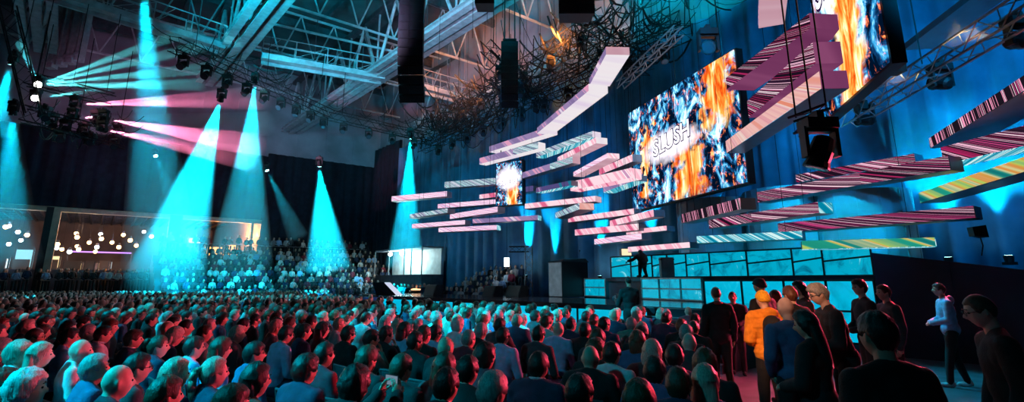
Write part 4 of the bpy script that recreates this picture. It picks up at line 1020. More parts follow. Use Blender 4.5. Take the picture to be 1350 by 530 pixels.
def P_stand(H=1.76, lean=0.0, yaw=0.0, nod=0.0, arms='side', step=.06, roll=0.0, lx=0.0):
    k = H/1.76
    p = dict(hip=V((0, 0, .94*k)), chest=V((lx*.25, lean*.35, 1.25*k)), neck=V((lx*.5, lean*.6, 1.475*k)), head=V((lx*.62, .03+lean*.85, 1.64*k-abs(lean)*.08)), yaw=yaw, nod=nod, roll=roll, sh=.19,
             knee=[V((-.095, .02+step*.5, .5*k)), V((.095, .02-step*.3, .5*k))], ank=[V((-.105, step, .08)), V((.105, -step, .08))])
    sh = [V((s*.19+lx*.45, lean*.55, 1.41*k)) for s in (-1, 1)]; p['shl'] = sh
    c = lean*.5
    if arms == 'side':
        p['elb'] = [V((s*.25+lx*.4, -.02+c, 1.13*k)) for s in (-1, 1)]; p['wri'] = [V((s*.25+lx*.2, .06+c, .88*k)) for s in (-1, 1)]; p['hd'] = [(V((-s*.1, .15, -1)), V((-s, 0, 0))) for s in (-1, 1)]
    if arms == 'front':
        p['elb'] = [V((s*.24+lx*.4, .03+c, 1.13*k)) for s in (-1, 1)]; p['wri'] = [V((s*.07, .24+c, 1.06*k)) for s in (-1, 1)]; p['hd'] = [(V((-s*.8, .5, .1)), V((0, -.6, -.8))) for s in (-1, 1)]
    if arms == 'cross':
        p['elb'] = [V((s*.25, .10+c, 1.15*k)) for s in (-1, 1)]; p['wri'] = [V((-s*.07, .22+c, (1.19+s*.03)*k)) for s in (-1, 1)]; p['hd'] = [(V((-s, .1, .1)), V((0, -1, 0))) for s in (-1, 1)]
    if arms == 'pocket':
        p['elb'] = [V((s*.27, -.06+c, 1.14*k)) for s in (-1, 1)]; p['wri'] = [V((s*.20, .06+c, .96*k)) for s in (-1, 1)]; p['hd'] = [(V((-s*.3, .5, -1)), V((-s, 0, 0))) for s in (-1, 1)]
    if arms == 'camera':
        p['elb'] = [V((-.27, .10, 1.12*k)), V((.25, .14, 1.16*k))]; p['wri'] = [V((-.20, .36, 1.22*k)), V((.12, .36, 1.34*k))]; p['hd'] = [(V((.3, .9, .2)), V((0, .2, 1))), (V((-.6, .6, .2)), V((-1, -.2, 0)))]
    if arms == 'reach':
        p['elb'] = [V((-.30, .14, 1.20*k)), V((.24, .02, 1.13*k))]; p['wri'] = [V((-.36, .36, 1.08*k)), V((.16, .2, 1.0*k))]; p['hd'] = [(V((-.1, 1, -.3)), V((0, 0, -1))), (V((-.4, .8, -.2)), V((0, 0, -1)))]
    return p
def headmat(p): return Matrix.Translation(p['head']) @ Euler((p['nod'], p['roll'], p['yaw'])).to_matrix().to_4x4()
def torso(mb, p, inf=0.0, low=True, slim=1.0):
    h, c, n = p['hip'], p['chest'], p['neck']; up = (n-h).normalized(); q = V((0, 0, 1)).rotation_difference(up)
    mb.ell(h+V((0, -.01, .02)), ((.165+inf)*slim, .125+inf, .13+inf), q, 18, 12)
    mb.ell(h.lerp(c, .55), ((.145+inf)*slim, .108+inf, .17+inf), q, 18, 12)
    mb.ell(c+V((0, 0, .02)), ((.168+inf)*slim, .118+inf, .19+inf), q, 18, 12)
    a, b = p['shl']; mb.cap(a.lerp(b, .10)+V((0, 0, -.01)), a.lerp(b, .90)+V((0, 0, -.01)), .062+inf, .062+inf, 12)
    mb.cap(a.lerp(b, .2)+V((0, -.01, -.09)), a.lerp(b, .8)+V((0, -.01, -.09)), .09+inf*.8, .09+inf*.8, 12)
    for s in (a, b): mb.cap(n+V((0, -.015, -.005)), s.lerp(n, .12)+V((0, 0, .0)), .050+inf*.6, .050+inf*.8, 10)
def arms(mb, p, inf=0.0, toh=True):
    for i in (0, 1):
        limb(mb, p['shl'][i], p['elb'][i], .054, .043, inf); limb(mb, p['elb'][i], p['wri'][i], .044, .028 if inf == 0 else .030, inf)
def legs(mb, p, inf=0.0):
    for i, s in enumerate((-1, 1)):
        limb(mb, p['hip']+V((s*.09, 0, -.02)), p['knee'][i], .088, .060, inf); limb(mb, p['knee'][i], p['ank'][i], .060, .040, inf)
def body_mesh(p, name, voxel=.011, ratio=.5):
    mb = MB(); torso(mb, p); arms(mb, p); legs(mb, p)
    hm = headmat(p); mb.cap(p['neck']+V((0, -.01, -.03)), hm @ V((0, -.022, -.055)), .056, .050, 14)
    headmesh(mb, hm); fs = []
    for i, s in enumerate((-1, 1)):
        d, pl_ = p['hd'][i]; fs.append(hand(mb, p['wri'][i], d, pl_, .55, s))
        mb.cap(p['ank'][i]+V((0, -.02, -.03)), p['ank'][i]+V((s*.01, .13, -.045)), .035, .028, 8)
    me = remeshed(mb, name, voxel, 1, ratio)
    bm = bmesh.new(); bm.from_mesh(me)
    for f in fs:
        t = f.mesh('f', True); bm.from_mesh(t); bpy.data.meshes.remove(t)
    bm.to_mesh(me); bm.free(); me.polygons.foreach_set('use_smooth', [True]*len(me.polygons)); me.update(); return me
def wr_noise(amp, sc, seed=0):
    return lambda c: amp*noise.noise(V((c.x*sc+seed, c.y*sc, c.z*sc*.6)))
def top_mesh(p, name, kind='shirt', voxel=.012, ratio=.4):
    inf = {'shirt': .012, 'jacket': .022, 'puffer': .036}[kind]
    mb = MB(); torso(mb, p, inf); arms(mb, p, inf)
    if kind != 'shirt':        # collar
        mb.cap(p['neck']+V((-.035, -.03, .012)), p['neck']+V((.035, -.03, .012)), .036, .036, 10)
    if kind == 'hood' or kind == 'puffer': mb.ell(p['neck']+V((0, -.09, .0)), (.12, .06, .075), None, 14, 9)
    f = wr_noise(.012 if kind != 'puffer' else .014, 9 if kind != 'puffer' else 14)
    if kind == 'puffer': f = lambda c: .010*abs(math.sin(c.z*48))-.004+.006*noise.noise(c*10)
    return remeshed(mb, name, voxel, 3, ratio, f)
def leg_mesh(p, name, voxel=.015, ratio=.4):
    mb = MB(); legs(mb, p, .014); mb.ell(p['hip']+V((0, -.01, .0)), (.182, .14, .12), None, 16, 10)
    return remeshed(mb, name, voxel, 2, ratio, wr_noise(.01, 9))
def shoe_mesh(name):
    mb = MB(); mb.cap((0, -.05, .0), (0, .12, -.012), .042, .036, 10); mb.ell((0, .04, -.02), (.048, .135, .035), None, 14, 8); mb.cap((0, -.03, .0), (0, -.03, .05), .045, .043, 10)
    return remeshed(mb, name, .009, 2, .5)
# ---- hair: one mesh per style, made in the head's own frame
def hair_mesh(style, name):
    mb = MB(); nu, nv = 44, 32; P = []
    th_ = {'short': .010, 'crop': .005, 'curly': .026, 'long': .016, 'tail': .009, 'bob': .020, 'bun': .010, 'fringe': .010, 'beanie': .016, 'tousled': .018, 'cap': .012}[style]
    seed = hash(style) % 50 if False else len(style)*3.1
    back = {'short': -.070, 'crop': -.055, 'curly': -.090, 'long': -.11, 'tail': -.065, 'bob': -.105, 'bun': -.060, 'fringe': -.075, 'beanie': -.045, 'tousled': -.085, 'cap': -.03}[style]
    front = {'short': .066, 'crop': .072, 'curly': .055, 'long': .070, 'tail': .074, 'bob': .050, 'bun': .074, 'fringe': .048, 'beanie': .040, 'tousled': .058, 'cap': .045}[style]
    side = {'long': .05, 'bob': .055, 'curly': .02}.get(style, .012)
    for j in range(nv+1):
        th = PI*j/nv
        for k in range(nu):
            ph = 2*PI*k/nu; sx, sy, sz = math.sin(th)*math.cos(ph), math.sin(th)*math.sin(ph), math.cos(th)
            b = headpt(sx, sy, sz, .0041)
            # lower edge of the hair at this azimuth: forehead, temple, over the ear, nape
            ang = math.atan2(b.x, b.y); a = abs(ang)
            if a < .62: lo = front
            elif a < 1.25: lo = front+(-.004-front)*sstep(.62, 1.25, a) if style not in ('beanie', 'cap') else front
            elif a < 1.75: lo = (-.004 + (.012)*sstep(1.25, 1.5, a)) if style not in ('long', 'bob', 'curly') else -.03
            else: lo = .006+(back-.006)*sstep(1.75, 2.5, a)
            if style == 'beanie': lo = .030-.045*sstep(.9, 2.4, a)
            if style == 'cap': lo = .046-.05*sstep(.9, 2.4, a)
            if style in ('long', 'bob', 'curly') and a >= 1.25: lo = -.03+(back+.03)*sstep(1.3, 2.0, a)
            m = sstep(lo-.012, lo+.006, b.z)
            t = th_*(1+.35*noise.noise(V((sx, sy, sz))*3+V((seed, 0, 0))))
            if style == 'curly': t += .010*noise.noise(V((sx, sy, sz))*8)+.006*abs(noise.noise(V((sx, sy, sz))*15))
            if style == 'tousled': t += .008*noise.noise(V((sx*9, sy*3, sz*9)))
            if style in ('short', 'fringe', 'long', 'bob', 'tail', 'bun', 'tousled'): t += .0018*math.sin(ang*26+sz*3)+.0055*noise.noise(V((sx*11, sy*7, sz*11+seed)))
            if style in ('short', 'crop', 'tousled', 'fringe'): m *= 1-.25*sstep(.3, .9, abs(noise.noise(V((sx*16, sy*16, sz*9)))))*(1-sstep(lo, lo+.03, b.z))
            if style in ('short', 'tousled', 'fringe') and sz > .5: t += .006*sstep(.2, .8, sy)
            off = -.010+(.010+t)*m
            P.append(headpt(sx, sy, sz, max(-.010, .0041+off) if False else 0)*1.0 if False else b + b.normalized()*off)
    F = []
    for j in range(nv):
        for k in range(nu): F.append((j*nu+k, (j+1)*nu+k, (j+1)*nu+(k+1) % nu, j*nu+(k+1) % nu))
    mb.add(P, F)
    if style == 'long' or style == 'bob':
        L = .30 if style == 'long' else .07; rings = []; n = 20
        for j in range(9):
            q = j/8; z = .03-(L+.10)*q; w = .082+.012*math.sin(q*3)-.03*max(0, q-.7); d_ = .058-.018*q; cy = -.055-.02*math.sin(q*2.2)
            rings.append([V((w*math.cos(2*PI*k/n)*(1+.05*math.sin(k*5+j)), cy+d_*math.sin(2*PI*k/n)*(1+.07*math.sin(k*7)), z)) for k in range(n)])
        P = [v for r_ in rings for v in r_]; F = []
        for j in range(8):
            for k in range(n): F.append((j*n+k, j*n+(k+1) % n, (j+1)*n+(k+1) % n, (j+1)*n+k))
        F += [tuple(range(n)), tuple(range(8*n, 9*n))[::-1]]; mb.add(P, F)
    if style == 'tail':
        pts = [(0, -.10, .045), (0, -.135, .03), (0, -.15, -.03), (0, -.145, -.11), (0, -.13, -.20), (0, -.12, -.27)]; rs = [.02, .028, .032, .03, .022, .008]
        for a, b, r1, r2 in zip(pts[:-1], pts[1:], rs[:-1], rs[1:]): mb.cap(a, b, r1, r2, 10)
    if style == 'bun': mb.ell((0, -.10, .07), (.04, .038, .038))
    if style == 'beanie':
        mb.ell((0, -.008, .098), (.066, .082, .034))
        for k in range(24):
            a0, a1 = 2*PI*k/24, 2*PI*(k+1)/24
            f = lambda a: V((.083*math.cos(a), -.004+.104*math.sin(a), .032+.020*math.sin(a)))
            mb.cap(f(a0), f(a1), .011, .011, 6)
    if style == 'cap':
        mb.hexa([(-.06, .07, .05), (.06, .07, .05), (.05, .17, .038), (-.05, .17, .038), (-.06, .07, .06), (.06, .07, .06), (.05, .17, .046), (-.05, .17, .046)])
    return mb.mesh(name, True)
HAIR = {s: hair_mesh(s, 'hair '+s) for s in ('short', 'crop', 'curly', 'long', 'tail', 'bob', 'bun', 'fringe', 'beanie', 'tousled', 'cap')}
def small_face_meshes():
    d = {}
    m = MB(); m.ell((0, 0, 0), (.0115, .007, .0075), nu=10, nv=7); d['eye'] = m.mesh('eye', True)
    m = MB()
    for s in (-1, 1): m.path([(s*.014, .094, .036), (s*.03, .092, .040), (s*.045, .082, .035)], .0035, 5)
    d['brow'] = m.mesh('brow', True)
    m = MB()
    for s in (-1, 1):
        pts = [V((s*.033+.022*math.cos(2*PI*k/14), .100-abs(.022*math.cos(2*PI*k/14))*.0, .010+.018*math.sin(2*PI*k/14))) for k in range(15)]; m.path(pts, .0022, 5)
        m.path([V((s*.055, .100, .014)), V((s*.078, .03, .012)), V((s*.08, -.012, .008))], .0022, 5)
    m.path([(-.011, .101, .012), (0, .106, .015), (.011, .101, .012)], .002, 5); d['glasses'] = m.mesh('glasses', True)
    m = MB(); P = []
    for j in range(9):
        z = -.045-.055*j/8
        for k in range(17):
            a = -1.35+2.7*k/16; b = headpt(math.sin(a)*math.sqrt(max(0, 1-(z/.116)**2)), math.cos(a)*math.sqrt(max(0, 1-(z/.116)**2)), z/.116); P.append(b*(1.045 if 0 < j < 9 and 0 < k < 16 else .98))
    m.add(P, [(j*17+k, j*17+k+1, (j+1)*17+k+1, (j+1)*17+k) for j in range(8) for k in range(16)]); d['beard'] = m.mesh('beard', True)
    m = MB(); m.box((0, 0, 0), (.075, .008, .15)); d['phone'] = m.mesh('phone')
    return d
FACE = small_face_meshes()
FACE['eye'].materials.append(pbr('eye', (.05, .04, .035), .15)); 
SHOE = shoe_mesh('shoe')
# ---- materials of people
SK = [pbr('skin %s' % n, c, .5, 0, 18, .08) for n, c in (('fair', (.72, .46, .37)), ('light', (.62, .38, .28)), ('tan', (.48, .28, .19)), ('brown', (.26, .14, .09)))]
def hairmat(name, c):
    t = NT(name); tc = t.n('TexCoord').outputs['Object']
    mp = t.n('Mapping', {0: tc, 3: (160, 160, 14)}); nz = t.n('TexNoise', {0: mp, 'Scale': 1.0, 'Detail': 3})
    r = t.ramp(nz, [(.3, tuple(x*.55 for x in c)), (.7, tuple(min(1, x*1.35) for x in c))]); bp = t.n('Bump', {'Strength': .5, 'Distance': .01, 'Height': nz})
    p = t.n('BsdfPrincipled', {'Base Color': r, 'Roughness': .42}); t.t.links.new(bp.outputs[0], p.inputs['Normal']); return t.surf(p)
HM = {'black': hairmat('black hair', (.018, .014, .013)), 'brown': hairmat('brown hair', (.07, .04, .025)), 'fair': hairmat('fair hair', (.48, .40, .32)), 'grey': hairmat('grey hair', (.34, .33, .32)), 'white': hairmat('white hair', (.62, .60, .57)), 'auburn': hairmat('auburn hair', (.14, .05, .025)),
      'cap': pbr('dark knit', (.02, .02, .03), .9, 0, 60, .3), 'mustard': pbr('mustard knit', (.85, .42, .02), .85, 0, 60, .2)}
def cloth(name, c): return pbr(name, c, .85, 0, 14, .18, .25, 90)
CL = {'black': cloth('black cloth', (.012, .012, .015)), 'navy': cloth('navy cloth', (.02, .035, .085)), 'charcoal': cloth('charcoal cloth', (.045, .045, .055)), 'grey': cloth('grey cloth', (.20, .21, .23)), 'white': cloth('white cloth', (.72, .72, .74)), 'blue': cloth('light blue cloth', (.30, .48, .72)),
      'denim': cloth('denim cloth', (.06, .13, .28)), 'teal': cloth('green cloth', (.05, .30, .24)), 'maroon': cloth('maroon cloth', (.24, .02, .04)), 'red': cloth('red cloth', (.62, .04, .03)), 'orange': cloth('orange shell', (.90, .30, .02)), 'pale': cloth('pale cloth', (.5, .52, .55)), 'brown': cloth('brown cloth', (.12, .07, .045))}
# ---- seated variants
SEAT = []
for i, (lean, yaw, nod, ar, roll) in enumerate(((.0, 0, 0, 'lap', 0), (.06, .30, -.05, 'cross', .04), (-.04, -.28, .05, 'lap', -.05), (.14, .10, -.14, 'lap', .05), (.02, -.12, .0, 'chin', .08), (.05, 0, .06, 'phone', 0))):
    p = P_seated(lean, yaw, nod, ar, roll)
    SEAT.append(dict(p=p, body=body_mesh(p, 'seated body', .0105, .45), top={k: top_mesh(p, 'seated '+k, k, .014, .35) for k in ('shirt', 'jacket')}, legs=leg_mesh(p, 'seated trousers'), hm=headmat(p)))
def setmat(o, m):
    if not o.data.materials: o.data.materials.append(m)
    o.material_slots[0].link = 'OBJECT'; o.material_slots[0].material = m
def dress(V_, loc, rz, skin, hair, hcol, top, tcol, leg='black', face=False, glasses=False, beard=False, sc=1.0, shoes=False, detail=True):
    r = link('person', V_['body']); r.location = loc; r.rotation_euler.z = rz; r.scale = (sc,)*3; setmat(r, SK[skin])
    o = link('top' if top == 'shirt' else 'jacket', V_['top'][top], r); o.name = 'shirt' if top == 'shirt' else 'jacket'; setmat(o, CL[tcol])
    if detail: o = link('trousers', V_['legs'], r); setmat(o, CL[leg])
    hm = V_['hm']
    if hair:
        o = link({'beanie': 'beanie', 'cap': 'baseball_cap'}.get(hair, 'hair'), HAIR[hair], r); o.matrix_local = hm; setmat(o, HM[hcol])
    if face:
        for s in (-1, 1):
            o = link('eye', FACE['eye'], r); o.matrix_local = hm @ Matrix.Translation((s*.031, .0795, .010))
        o = link('eyebrows', FACE['brow'], r); o.matrix_local = hm; setmat(o, HM[hcol if hair and hcol in ('black', 'brown', 'grey', 'auburn') else 'brown'])
    if glasses: o = link('glasses', FACE['glasses'], r); o.matrix_local = hm; setmat(o, M['black'])
    if beard: o = link('beard', FACE['beard'], r); o.matrix_local = hm; setmat(o, HM[hcol])
    if shoes:
        for i in (0, 1): o = link('shoe', SHOE, r); o.location = V_['p']['ank'][i]+V((0, .01, -.028)); setmat(o, CL[shoes])
    return r
FOCUS = V((8.5, 17.5, 0))
# ---- the nearest people, one by one: (px, py of the head's top, pose, hair, hair colour, top, colour, skin, extras, label)
near = [
 (28, 449, 2, 'curly', 'fair', 'shirt', 'white', 0, '', 'seated person with wavy fair hair lit cyan, second head in from the lower left corner'),
 (56, 450, 0, 'long', 'fair', 'shirt', 'pale', 0, '', 'seated person with long curly fair hair, beside the bright bald man'),
 (108, 448, 0, None, 'grey', 'shirt', 'white', 0, '', 'seated bald man in a white shirt, his crown lit bright cyan'),
 (128, 465, 2, 'short', 'grey', 'shirt', 'denim', 1, '', 'seated man with short grey hair and blue-grey shirt just below the bald man in white'),
 (158, 482, 0, None, 'grey', 'shirt', 'maroon', 0, '', 'seated bald man at the bottom edge, his big head half cyan and half red'),
 (40, 487, 2, 'curly', 'white', 'shirt', 'navy', 0, '', 'seated person with white curly hair at the bottom left, face turned to the stage'),
 (4, 485, 0, 'tousled', 'brown', 'shirt', 'pale', 1, '', 'seated person cut by the left edge of the frame, lowest one'),
 (3, 444, 0, 'short', 'grey', 'shirt', 'charcoal', 1, '', 'seated person cut by the left edge, above the lowest one'),
 (48, 431, 0, 'crop', 'brown', 'shirt', 'black', 2, 'g', 'seated man with cropped hair and glasses behind the two fair haired heads'),
 (94, 431, 0, 'short', 'black', 'shirt', 'blue', 1, '', 'seated dark haired man in light blue right behind the bright bald man'),
 (138, 428, 0, 'short', 'black', 'shirt', 'pale', 1, 'f', 'seated dark haired man with pink-lit cheek and pale collar'),
 (112, 415, 3, 'tousled', 'black', 'jacket', 'black', 1, 'f', 'seated man with a quiff in black, profile lit red'),
 (148, 420, 2, 'bob', 'auburn', 'shirt', 'charcoal', 0, '', 'seated woman with auburn bob left of the brown cropped man'),
 (21, 401, 0, 'short', 'black', 'shirt', 'black', 1, 'f', 'seated man with red-lit face near the left edge, four rows back'),
 (45, 399, 2, 'fringe', 'black', 'jacket', 'black', 1, 'f', 'seated man in black jacket next to the red-lit man near the left edge'),
 (70, 399, 0, 'short', 'brown', 'shirt', 'navy', 1, 'f', 'seated man with brown hair third from the left edge, four rows back'),
 (91, 401, 4, 'crop', 'black', 'shirt', 'charcoal', 1, 'f', 'seated man with hand at chin near the left, four rows back'),
 (60, 414, 1, 'short', 'black', 'jacket', 'black', 2, '', 'seated man with arms crossed two rows behind the fair curls'),
 (201, 412, 0, 'short', 'black', 'jacket', 'black', 1, 'f', 'seated man with neat black hair and black jacket, upright profile'),
 (229, 416, 2, 'fringe', 'black', 'shirt', 'charcoal', 1, '', 'seated person with black fringe right of the neat haired man'),
 (247, 409, 3, 'short', 'black', 'shirt', 'pale', 1, 'f', 'seated man leaning forward behind the light blue shirted man'),
 (268, 404, 0, 'tousled', 'black', 'jacket', 'black', 0, 'f', 'seated man with high tousled hair in black, face lit pink'),
 (294, 411, 0, 'bob', 'black', 'shirt', 'denim', 1, '', 'seated woman with black bob and denim top in the left middle'),
 (178, 433, 0, 'fringe', 'brown', 'jacket', 'navy', 1, 'f', 'seated person with brown fringe and pale collar in front of the neat haired man'),
 (211, 441, 2, 'bun', 'brown', 'jacket', 'navy', 1, '', 'seated woman with brown hair in a bun wearing navy'),
 (232, 430, 3, 'bob', 'fair', 'shirt', 'navy', 0, '', 'seated woman with light brown bob behind the brown bun'),
 (258, 442, 0, 'short', 'black', 'shirt', 'blue', 1, '', 'seated dark haired man with a bright light blue shirt back'),
 (293, 444, 0, 'bob', 'brown', 'shirt', 'blue', 0, 'f', 'seated woman with brown bob above the blond ponytail'),
 (322, 418, 1, 'short', 'black', 'jacket', 'navy', 1, '', 'seated man with black hair and broad navy jacket, left middle'),
 (184, 464, 0, 'short', 'black', 'shirt', 'charcoal', 0, 'gf', 'seated woman with glasses and tied dark hair next to the big bald head'),
 (234, 471, 0, 'long', 'fair', 'shirt', 'navy', 0, '', 'seated woman with long smooth fair hair shining cyan'),
 (285, 469, 0, 'tail', 'fair', 'jacket', 'navy', 0, 'f', 'seated woman with blond ponytail in a dark blue jacket'),
 (221, 494, 0, 'short', 'brown', 'shirt', 'black', 1, 'f', 'seated man with short brown hair at the bottom edge below the long fair hair'),
 (308, 505, 2, 'fringe', 'brown', 'shirt', 'black', 1, '', 'seated person with brown fringe at the bottom edge below the ponytail'),
 (337, 449, 2, 'fringe', 'black', 'shirt', 'denim', 1, 'gf', 'seated man with bowl cut and glasses'),
 (365, 417, 0, 'short', 'black', 'shirt', 'pale', 1, 'f', 'seated man with dark hair and pale top, just behind the light blue back'),
 (378, 428, 3, 'short', 'black', 'shirt', 'blue', 1, '', 'seated man bent forward showing a light blue shirt back'),
 (402, 425, 0, 'short', 'black', 'jacket', 'navy', 1, '', 'tall seated man with black hair and navy jacket in the middle left'),
 (397, 407, 0, 'crop', 'grey', 'jacket', 'charcoal', 1, '', 'seated man with cropped grey hair behind the tall navy jacket'),
 (422, 402, 0, None, 'grey', 'jacket', 'navy', 0, 'g', 'seated bald man with glasses, crown lit cyan, in a navy jacket'),
 (426, 423, 0, 'long', 'black', 'shirt', 'charcoal', 0, '', 'seated woman with long black hair below the bald man with glasses'),
 (460, 428, 0, 'short', 'black', 'jacket', 'black', 1, 'gbf', 'seated bearded man with glasses in black'),
 (340, 477, 0, 'long', 'black', 'shirt', 'red', 1, '', 'seated woman with long black hair in a bright red top'),
 (405, 466, 0, 'tousled', 'black', 'jacket', 'navy', 1, 'f', 'seated man with tousled black hair in a navy jacket at the bottom centre left'),
 (429, 450, 0, 'short', 'black', 'shirt', 'maroon', 1, '', 'seated man with black hair in a dark red shirt'),
 (470, 482, 5, 'curly', 'black', 'jacket', 'black', 1, '', 'seated person in black holding up a phone with both hands'),
 (485, 455, 0, 'tousled', 'brown', 'jacket', 'black', 1, 'bf', 'seated man with brown hair and stubble right of the raised phone'),
 (490, 433, 4, 'short', 'black', 'shirt', 'teal', 1, 'f', 'seated man with his hand at his chin in a green shirt'),
 (530, 465, 0, 'short', 'brown', 'jacket', 'black', 1, '', 'seated man in a black suit with white collar seen from behind'),
 (548, 436, 2, 'fringe', 'black', 'shirt', 'black', 1, '', 'seated man with black fringe and plain black top'),
 (534, 424, 0, 'bob', 'black', 'shirt', 'blue', 1, '', 'seated person with black bob in light blue, centre'),
 (574, 427, 0, 'short', 'black', 'shirt', 'blue', 1, 'g', 'seated man with glasses in a vivid blue shirt'),
 (588, 444, 0, None, 'brown', 'jacket', 'black', 1, '', 'seated man with a balding crown lit pink, dark jacket, centre'),
 (618, 433, 0, 'crop', 'grey', 'jacket', 'maroon', 0, '', 'seated grey haired man in a maroon jacket'),
 (587, 463, 0, 'long', 'brown', 'shirt', 'charcoal', 0, '', 'seated woman with long brown hair, bottom centre'),
 (589, 483, 0, 'short', 'black', 'shirt', 'black', 1, '', 'big dark head at the bottom centre below the long brown hair'),
 (575, 410, 0, 'curly', 'grey', 'shirt', 'white', 0, '', 'seated person with grey curls lit cyan, centre row'),
 (604, 418, 0, 'curly', 'white', 'shirt', 'white', 0, '', 'seated person with white curls in front of the grey curls'),
 (641, 409, 0, 'crop', 'white', 'shirt', 'pale', 0, '', 'seated man with cropped white hair and pale shirt'),
 (517, 401, 0, 'tousled', 'fair', 'shirt', 'white', 0, '', 'seated person with fair tousled hair facing the cyan stage front'),
 (551, 403, 2, 'curly', 'fair', 'shirt', 'pale', 0, '', 'seated person with fair curls near the far stage front'),
 (509, 415, 0, 'bob', 'grey', 'shirt', 'pale', 0, '', 'seated woman with grey bob in a pale top'),
 (525, 419, 3, 'long', 'fair', 'shirt', 'white', 0, '', 'seated woman with long fair hair leaning forward in white'),
 (663, 430, 0, 'short', 'black', 'shirt', 'blue', 1, '', 'seated man with black hair and a soft light blue shirt back'),
 (650, 489, 0, 'tousled', 'grey', 'jacket', 'black', 1, '', 'big grey tousled head at the bottom edge right of centre'),
 (640, 452, 2, 'curly', 'black', 'shirt', 'maroon', 1, '', 'seated person with black curls in a dark red top'),
 (617, 467, 0, 'short', 'black', 'shirt', 'black', 1, '', 'seated man in black right of the long brown hair'),
 (736, 424, 0, None, 'grey', 'shirt', 'blue', 0, '', 'seated bald man in a blue shirt before the stage'),
 (710, 428, 0, 'short', 'black', 'shirt', 'charcoal', 1, '', 'seated man with black hair left of the bald man in blue'),
 (771, 424, 0, 'short', 'black', 'jacket', 'black', 2, '', 'seated man with dark skin and black jacket right of the bald man in blue'),
 (710, 462, 0, 'short', 'black', 'jacket', 'navy', 1, '', 'seated man in a navy suit with a pink-lit ear'),
 (778, 456, 0, None, 'brown', 'jacket', 'black', 1, '', 'seated bald man lit red from the stage, in black'),
 (764, 491, 2, 'short', 'black', 'shirt', 'black', 2, '', 'dark seated person at the bottom edge below the red-lit bald man'),
 (783, 413, 0, 'short', 'brown', 'jacket', 'charcoal', 1, '', 'seated man with brown hair before the lectern'),
 (806, 449, 0, 'short', 'black', 'shirt', 'white', 1, '', 'seated person in a white jacket with dark printed lettering on the back'),
 (859, 447, 0, 'bob', 'fair', 'jacket', 'black', 1, '', 'seated woman with fair bob above the pale hood'),
 (862, 468, 0, 'short', 'black', 'jacket', 'denim', 1, '', 'seated man with black hair and blue denim jacket, bottom right of centre'),
 (832, 417, 0, 'short', 'grey', 'jacket', 'teal', 0, '', 'seated man with short grey hair in a dark green jacket'),
 (838, 404, 0, 'curly', 'grey', 'shirt', 'pale', 0, '', 'seated person with grey curls directly in front of the stage steps'),
 (871, 405, 0, 'bob', 'fair', 'jacket', 'navy', 0, '', 'seated woman with fair hair before the stage steps'),
 (907, 404, 0, None, 'white', 'shirt', 'maroon', 0, '', 'seated bald man with pinkish crown at the end of the front row'),
 (898, 419, 2, 'short', 'auburn', 'jacket', 'black', 1, '', 'seated person with auburn hair in the second row before the steps'),
 (914, 421, 0, 'crop', 'brown', 'jacket', 'black', 1, '', 'seated man with cropped brown hair behind the pinkish bald crown'),
 (908, 439, 0, None, 'white', 'jacket', 'charcoal', 0, '', 'seated man with pale pink bald head beside the aisle'),
 (928, 460, 0, 'curly', 'auburn', 'jacket', 'black', 1, '', 'seated person with auburn curls beside the aisle'),
 (928, 479, 0, 'long', 'fair', 'shirt', 'denim', 0, '', 'seated woman with very long fair hair at the aisle, lit pink'),
 (842, 500, 2, 'bob', 'auburn', 'shirt', 'charcoal', 0, '', 'seated woman with auburn bob at the bottom edge'),
 (785, 445, 2, 'tousled', 'auburn', 'jacket', 'black', 1, '', 'seated person with auburn tousled hair left of the white printed jacket'),
 (888, 452, 1, 'short', 'black', 'jacket', 'navy', 1, '', 'seated man with black hair between the fair bob and the pink bald head'),
 (893, 482, 0, 'short', 'brown', 'jacket', 'navy', 1, '', 'seated man in navy left of the very long fair hair'),
]
placed = []
ZT = 1.288
def seat_at(x, y): 
    d = FOCUS-V((x, y, 0)); return math.atan2(d.y, d.x)-PI/2
kinds_near = 0
